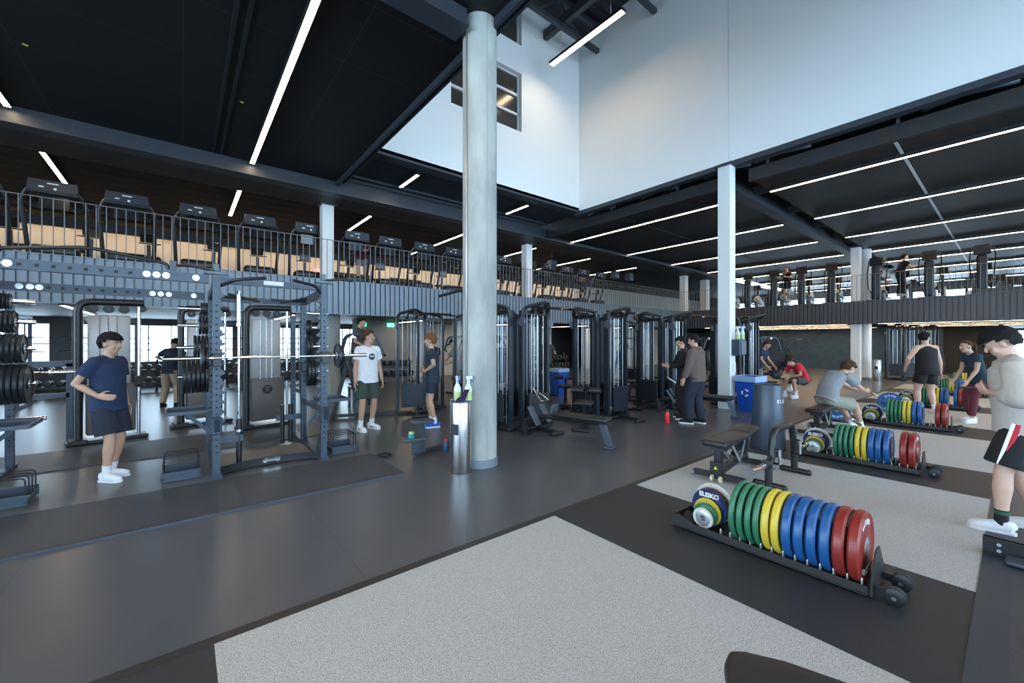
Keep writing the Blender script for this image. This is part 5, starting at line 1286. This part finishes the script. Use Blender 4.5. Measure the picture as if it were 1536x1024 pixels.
# 11 man in tank top
person('muscular man in black tank top and shorts, back turned, looking right', (12.85, 1.25), H(.12, 1), 1.81, 's2', 'black', 'short', .008, ('tank', 'c_black'), ('shorts', 'c_black'), bulk=1.12,
       look=-62, nod=5, wr=((.31, .04, .84), (-.30, .14, .98)), elb=((.5, -1, 0), (-.8, -.6, 0)), ank=((.16, 0, .085), (-.16, 0, .085)))
# 12 woman
person('woman with a ponytail in black tee and dark leggings leaning forward', (12.2, .52), H(-1, .15), 1.70, 's1', 'brown', 'ponytail', .009, ('captee', 'c_dteal'), ('leggings', 'c_maroon'), female=True, socks=None,
       pelvis=(0, -.1, .90), lean=(0, .17), head_off=(0, .06, -.02), nod=6, wr=((.17, .22, .86), (-.17, .25, .86)), elb=((.3, -1, 0), (-.3, -1, 0)), ank=((.09, -.02, .085), (-.10, .12, .085)))
# 13 foreground man
def ex13(t, J):
    # coloured side stripe of the shorts, both legs; green banded sock; phone in hand
    for i, s in ((0, 1), (1, -1)):
        hpp = J['hp'] if 'hp' in J else None
        kk, a = J['legs'][i]; hpp = J['pv']+V((s*.088, 0, -.02)); ax = (kk-hpp).normalized()
        for off, w_, m in ((0, .040, 'letter'), (0, .018, 'c_red')):
            b = nb(); pts = [hpp.lerp(kk, f)+V((s*(.080+.024+.004*(m == 'c_red')+.006*f), .035, 0)) for f in (-.02, .2, .4, .6, .80)]
            loft(b, pts, [(.008, w_)]*5, (1, 0, 0), 10); obj('shorts_stripe', b, m, t, 60)
        b = nb(); aa = V(a)
        for z_ in (.19, .215, .24):
            cc = aa+(kk-aa)*z_; loft(b, [cc-(kk-aa)*.006, cc+(kk-aa)*.006], [.0480, .0480], (1, 0, 0), 16)
        obj('sock_band', b, 'green', t, 60)
person('man in beige sweater and black striped shorts at the right edge looking down', (5.47, -.02), 8, 1.76, 's2', 'black', 'mop', .008, ('sweater', 'c_beige'), ('longshorts', 'c_black'), shoes='c_white', sole='c_white', socks='c_black', loose=1.7, bulk=1.04,
       lean=(0, .05), head_off=(0, .05, -.045), nod=34, wr=((.10, .17, 1.17), (-.09, .18, 1.16)), elb=((.8, -.3, -.8), (-.8, -.3, -.8)), hd=((-.9, .5, .1), (.9, .5, .1)), hn=((-1, 0, .4), (1, 0, .4)), curl=(1.0, 1.0),
       ank=((.13, -.12, .085), (-.14, .12, .085)), toe=((.15, 1), (.05, 1)), extras=ex13)
b = nb(); rbox(b, (5.46, .27, 1.19), (.075, .12, .012), .004, rz=R(8)); tag(obj('phone', b, 'blk2'), 'dark phone held by the man in the beige sweater', 'phone')
person('person in dark clothes bent low behind the man in the tank top', (22.5, 1.9), H(-.8, -.5), 1.72, 's1', 'black', 'short', .013, ('hoodie', 'c_dnavy'), ('pants', 'c_black'), shoes='c_black', pelvis=(0, -.15, .80), lean=(0, .40), head_off=(0, .08, -.08), nod=50, wr=((.15, .5, .7), (-.15, .5, .7)))
# upstairs
person('person in maroon on a treadmill behind the left railing', (4.45, 13.1), H(.1, -1), 1.70, 's2', 'black', 'short', .013, ('tee', 'c_maroon'), ('shorts', 'c_grey'), z=3.38, wr=((.2, .25, 1.1), (-.2, .25, 1.1)))
person('person in black on an elliptical trainer upstairs left of the white column', (22.9, 7.0), H(-.9, -.3), 1.75, 's2', 'black', 'short', .013, ('tee', 'c_black'), ('shorts', 'c_black'), z=3.5, wr=((.2, .35, 1.2), (-.2, .35, 1.2)))
person('person in black tee leaning on an upstairs machine right of the round column', (22.9, 3.0), H(.9, -.3), 1.75, 's2', 'black', 'short', .013, ('tee', 'c_black'), ('pants', 'c_black'), z=3.45, lean=(0, .12), wr=((.2, .45, 1.2), (-.2, .45, 1.2)))
person('long haired person cycling upstairs right of the round column', (23.3, 3.75), H(.9, -.2), 1.65, 's1', 'brown', 'long', .013, ('tee', 'c_dgrey'), ('pants', 'c_black'), z=3.2, female=True, pelvis=(0, -.1, .75), lean=(0, .15), wr=((.2, .4, 1.0), (-.2, .4, 1.0)), ank=((.12, .25, .3), (-.12, .25, .15)))
# ================================================================ cardio machines upstairs
def treadmill():
    """front (console hood) toward -Y, belt running to +Y"""
    r = thing('treadmill', None, 'treadmill')
    b = nb(); rbox(b, (0, .95, .11), (.82, 1.75, .18), .04); box(b, (0, .95, .02), (.7, 1.6, .04)); obj('deck', b, 'blk', r, 40)
    b = nb(); box(b, (0, 1.0, .205), (.52, 1.6, .012)); obj('belt', b, 'blk2', r)
    b = nb(); rbox(b, (0, .22, .26), (.70, .42, .22), .08, seg=3); obj('motor_hood', b, 'blk', r, 40)
    b = nb()
    tube(b, bend([(-.42, .50, .12), (-.46, .15, 1.25), (-.34, .02, 1.52), (.34, .02, 1.52), (.46, .15, 1.25), (.42, .50, .12)], .18), .038, 8); obj('arch_frame', b, 'blk', r, 40)
    b = nb(); prism(b, [(-.30, 1.42), (.30, 1.42), (.36, 1.50), (.34, 1.66), (-.34, 1.66), (-.36, 1.50)], .05, (0, .0, 0)); rbox(b, (0, .12, 1.42), (.72, .32, .06), .02); c = obj('console_back', b, 'gund', r)
    b = nb(); box(b, (0, -.028, 1.60), (.16, .006, .02)); box(b, (-.16, -.028, 1.52), (.07, .006, .025)); lathe(b, [(0, 0), (.025, 0), (.025, .006), (0, .006)], (.03, -.026, 1.50), (0, -1, 0), 16); obj('console_label', b, 'letter', c)
    b = nb(); tube(b, bend([(-.40, .10, 1.18), (-.40, .62, 1.05)], .05), .022, 8); tube(b, [(.40, .10, 1.18), (.40, .62, 1.05)], .022, 8); tube(b, [(-.4, .22, 1.15), (.4, .22, 1.15)], .02, 8); obj('side_handrail', b, 'blk', r, 40)
    b = nb(); rbox(b, (0, .10, 1.25), (.44, .04, .30), .02); obj('screen', b, 'screen', r)
    return r
TM = Proto(treadmill())
TX = (-3.15, -2.05, -.95, .30, 1.57, 2.75, 4.05, 5.08, 6.25, 7.4, 8.5, 9.6, 10.9, 12.0, 13.1, 14.2, 15.4)
for i, x in enumerate(TX):
    TM.place((x, 12.35, 3.2), 0, 'black treadmill behind the left balcony railing, %s from the left' % (ORD[i] if i < 14 else ('fifteenth', 'sixteenth', 'seventeenth')[i-14]), 'treadmills on the left balcony')
def elliptical():
    """front column toward -Y"""
    r = thing('elliptical_trainer', None, 'elliptical trainer')
    b = nb(); rbox(b, (0, 0, .75), (.26, .30, 1.35), .06, seg=3); obj('front_tower', b, 'gund', r, 40)
    b = nb(); rbox(b, (0, .05, 1.62), (.42, .10, .34), .03); beam(b, (0, .02, 1.4), (0, .02, 1.6), .06); obj('console', b, 'screen', r)
    for s in (-1, 1):
        b = nb(); tube(b, bend([(s*.26, .1, .5), (s*.30, .15, 1.2), (s*.30, .32, 1.50), (s*.26, .28, 1.72)], .1), .02, 8); obj('moving_arm', b, 'blk', r, 40)
        b = nb(); rbox(b, (s*.16, .75, .38+.06*s), (.14, .38, .05), .015); beam(b, (s*.2, .1, .45), (s*.18, 1.2, .3), .05); obj('pedal', b, 'blk', r)
    b = nb(); lathe(b, [(0, -.08), (.30, -.08), (.33, 0), (.30, .08), (0, .08)], (0, 1.25, .42), (1, 0, 0), 24); obj('flywheel_cover', b, 'shroud', r, 30)
    b = nb(); beam(b, (0, -.1, .05), (0, 1.6, .05), .12, .08); beam(b, (-.32, 1.5, .05), (.32, 1.5, .05), .08); beam(b, (-.3, 0, .05), (.3, 0, .05), .08); obj('base', b, 'blk', r)
    return r
EL = Proto(elliptical())
EY = (9.4, 8.35, 7.2, 6.1, 5.0, 3.55, 2.05, .75)
for i, y in enumerate(EY):
    EL.place((21.75, y, 3.2), R(-90), 'dark elliptical trainer behind the right balcony railing, %s from the left' % ORD[i], 'elliptical trainers on the right balcony')
def bike():
    r = thing('exercise_bike', None, 'exercise bike')
    b = nb(); lathe(b, [(0, -.07), (.26, -.07), (.29, 0), (.26, .07), (0, .07)], (0, .0, .42), (1, 0, 0), 24); obj('flywheel_cover', b, 'shroud', r, 30)
    b = nb(); beam(b, (0, -.45, .05), (0, .65, .05), .10, .07); beam(b, (-.28, -.45, .05), (.28, -.45, .05), .07); beam(b, (-.28, .65, .05), (.28, .65, .05), .07); beam(b, (0, .45, .1), (0, .38, .85), .07); beam(b, (0, -.25, .3), (0, -.35, 1.15), .08); obj('frame', b, 'blk', r)
    b = nb(); rbox(b, (0, .42, .90), (.26, .28, .08), .035, seg=3); obj('saddle', b, 'pad', r, 40)
    b = nb(); tube(b, bend([(-.22, -.15, 1.22), (-.2, -.38, 1.18), (.2, -.38, 1.18), (.22, -.15, 1.22)], .06), .018, 8); obj('handlebar', b, 'blk', r, 40)
    b = nb(); rbox(b, (0, -.42, 1.32), (.34, .06, .24), .02); obj('console', b, 'screen', r)
    for s in (-1, 1): b = nb(); beam(b, (s*.10, .0, .40), (s*.10, .02*s, .40-s*.17), .02); rbox(b, (s*.15, .02*s, .40-s*.18), (.1, .12, .03), .01); obj('pedal_crank', b, 'silver', r)
    return r
BK = Proto(bike())
for i, x in enumerate((-4.6, -3.3, -2.0, -.7, .7, 2.0, 3.3, 4.7, 6.0, 7.4, 8.8, 10.2, 11.8, 13.2, 14.6, 16.2, 17.6, 18.9)):
    BK.place((x, 15.9, 3.2), R(8*((i*7) % 5-2)), 'exercise bike in the row behind the left treadmills', 'exercise bikes behind the treadmills')
for i in range(9):
    BK.place((24.6+.1*(i % 2), 8.8-i*1.15, 3.2), R(-90), 'exercise bike in the row behind the right ellipticals', 'exercise bikes behind the ellipticals')
for i in range(6):
    BK.place((27.6+i*1.1, 1.3-.35*i, 3.2), R(-70), 'pale sided exercise bike far back on the right balcony', 'distant exercise bikes on the right balcony')
# screens and notices on the upstairs wall
for x, z, w_, h_, m, l in ((-1.6, 4.15, .9, .8, 'blk2', 'black screen on the cream upstairs wall at the far left'), (6.1, 4.0, 1.9, 1.6, 'blk2', 'black panel on the upstairs wall behind the maroon runner'), (8.9, 4.0, 1.7, 1.6, 'blk2', 'black panel on the upstairs wall right of the maroon runner'),
                       (12.3, 4.0, 1.6, .9, 'purple', 'purple lit poster on the upstairs wall left of the concrete column'), (14.3, 3.95, 1.0, 1.3, 'blk2', 'dark screen right of the purple poster'), (4.9, 4.7, .7, .3, 'exitr', 'red lit sign on the upstairs wall right of the white column')):
    b = nb(); rbox(b, (x, Y1-.30, z), (w_, .08, h_), .01); tag(obj('wall_panel' if m == 'blk2' else 'poster' if m == 'purple' else 'lit_sign', b, m), l, 'panel' if m == 'blk2' else 'sign')
# ================================================================ dumbbells on the far racks
def dumbbell():
    r = thing('dumbbell', None, 'dumbbell')
    b = nb(); cyl(b, (0, -.09, 0), (0, .09, 0), .016, 8); obj('handle', b, 'chrome', r, 30)
    for s in (-1, 1): b = nb(); lathe(b, [(0, -.055), (.075, -.055), (.085, -.04), (.085, .04), (.075, .055), (.05, .058), (0, .058)], (0, s*.135, 0), (0, s, 0), 18); obj('head', b, 'iron', r, 30)
    return r
DB = Proto(dumbbell())
def db_rack(x0, x1, y, label, g, a=0, tiers=((.28, 0), (.68, .12)), fill=.24):
    L = x1-x0; t = thing('dumbbell_rack', label, 'dumbbell rack', ((x0+x1)/2, y, 0), R(a))
    for z, dy in tiers:
        for q in (-.10, .10): b = nb(); beam(b, (-L/2, dy+q, z-.02), (L/2, dy+q, z-.02), .04, .06); obj('shelf_rail', b, 'blk', t)
    for x in (-L/2+.04, 0, L/2-.04):
        b = nb(); beam(b, (x, -.05, .02), (x, .30, 1.0), .06, .07); beam(b, (x, -.30, .03), (x, .35, .03), .07, .06); obj('side_leg', b, 'blk', t)
    n = int(L/fill)
    c_, s_ = math.cos(R(a)), math.sin(R(a))
    for ti, (z, dy) in enumerate(tiers):
        for i in range(n):
            lx = -L/2+.14+i*fill
            DB.place(((x0+x1)/2+lx*c_-dy*s_, y+lx*s_+dy*c_, z+.095), R(a), 'black round dumbbell on the %s tier of the %s' % ('lower' if ti == 0 else 'upper', g), 'dumbbells on the %s' % g)
db_rack(-4.6, -2.4, 17.6, 'black dumbbell rack at the far left under the balcony', 'far left rack')
db_rack(-2.2, .9, 17.6, 'black dumbbell rack below the bright windows left of the round column', 'rack under the bright windows')
db_rack(1.2, 4.4, 17.6, 'black dumbbell rack seen through the middle power rack', 'rack behind the power rack')
db_rack(4.8, 7.2, 15.3, 'black dumbbell rack left of the concrete column', 'rack left of the concrete column')
db_rack(13.2, 16.6, 15.6, 'black dumbbell rack deep under the balcony right of the concrete column', 'rack right of the concrete column')
# hall clutter beneath the balcony near the windows: squat stands
def squat_stand():
    r = thing('squat_stand', None, 'squat stand')
    for x in (-.6, .6):
        b = nb(); beam(b, (x, 0, 0), (x, 0, 2.25), .07); beam(b, (x, 1.1, 0), (x, 1.1, 2.25), .07); beam(b, (x, 0, .05), (x, 1.1, .05), .07); beam(b, (x, 0, 2.2), (x, 1.1, 2.2), .07); obj('side_frame', b, 'gun', r)
    b = nb(); beam(b, (-.6, 1.1, 2.2), (.6, 1.1, 2.2), .06); beam(b, (-.6, 0, 2.2), (.6, 0, 2.2), .05); obj('top_bar', b, 'gun', r)
    for z in (1.0, 1.35, 1.7):
        b = nb(); cyl(b, (-.95, .55, z), (.95, .55, z), .016, 8); obj('stored_bar', b, 'chrome', r, 30)
    return r
SQ = Proto(squat_stand())
for x, y, l in ((-3.6, 14.6, 'far left under the balcony'), (-1.6, 15.4, 'in front of the bright windows, left one'), (.9, 15.6, 'in front of the bright windows, right one'), (2.3, 14.2, 'just left of the round column under the balcony')):
    SQ.place((x, y, 0), 0, 'dark steel squat stand %s' % l)
# exit signs
for x, y, z, m, l in ((5.3, 15.55, 2.25, 'exitg', 'green lit exit sign, left one, behind the cable machine'), (6.4, 15.55, 2.25, 'exitg', 'green lit exit sign, right one, behind the cable machine'), (20.3, 15.85, 2.3, 'exitr', 'red lit exit sign deep under the balcony')):
    b = nb(); rbox(b, (x, y, z), (.28, .05, .15), .01); tag(obj('exit_sign', b, m), l, 'sign')
# spotlights and speakers hung over the left balcony
for x, l in ((10.9, 'left one'), (12.7, 'second one'), (17.2, 'third one'), (18.4, 'right one')):
    t = thing('hanging_speaker', 'dark pendant speaker over the left balcony right of the concrete column, %s' % l, 'speaker', (x, 12.9, 5.0))
    b = nb(); rbox(b, (0, 0, 0), (.34, .34, .38), .05); obj('housing', b, 'gun', t, 40)
    b = nb(); cyl(b, (0, 0, .19), (0, 0, .96), .015, 8); obj('stem', b, 'blk', t, 30)
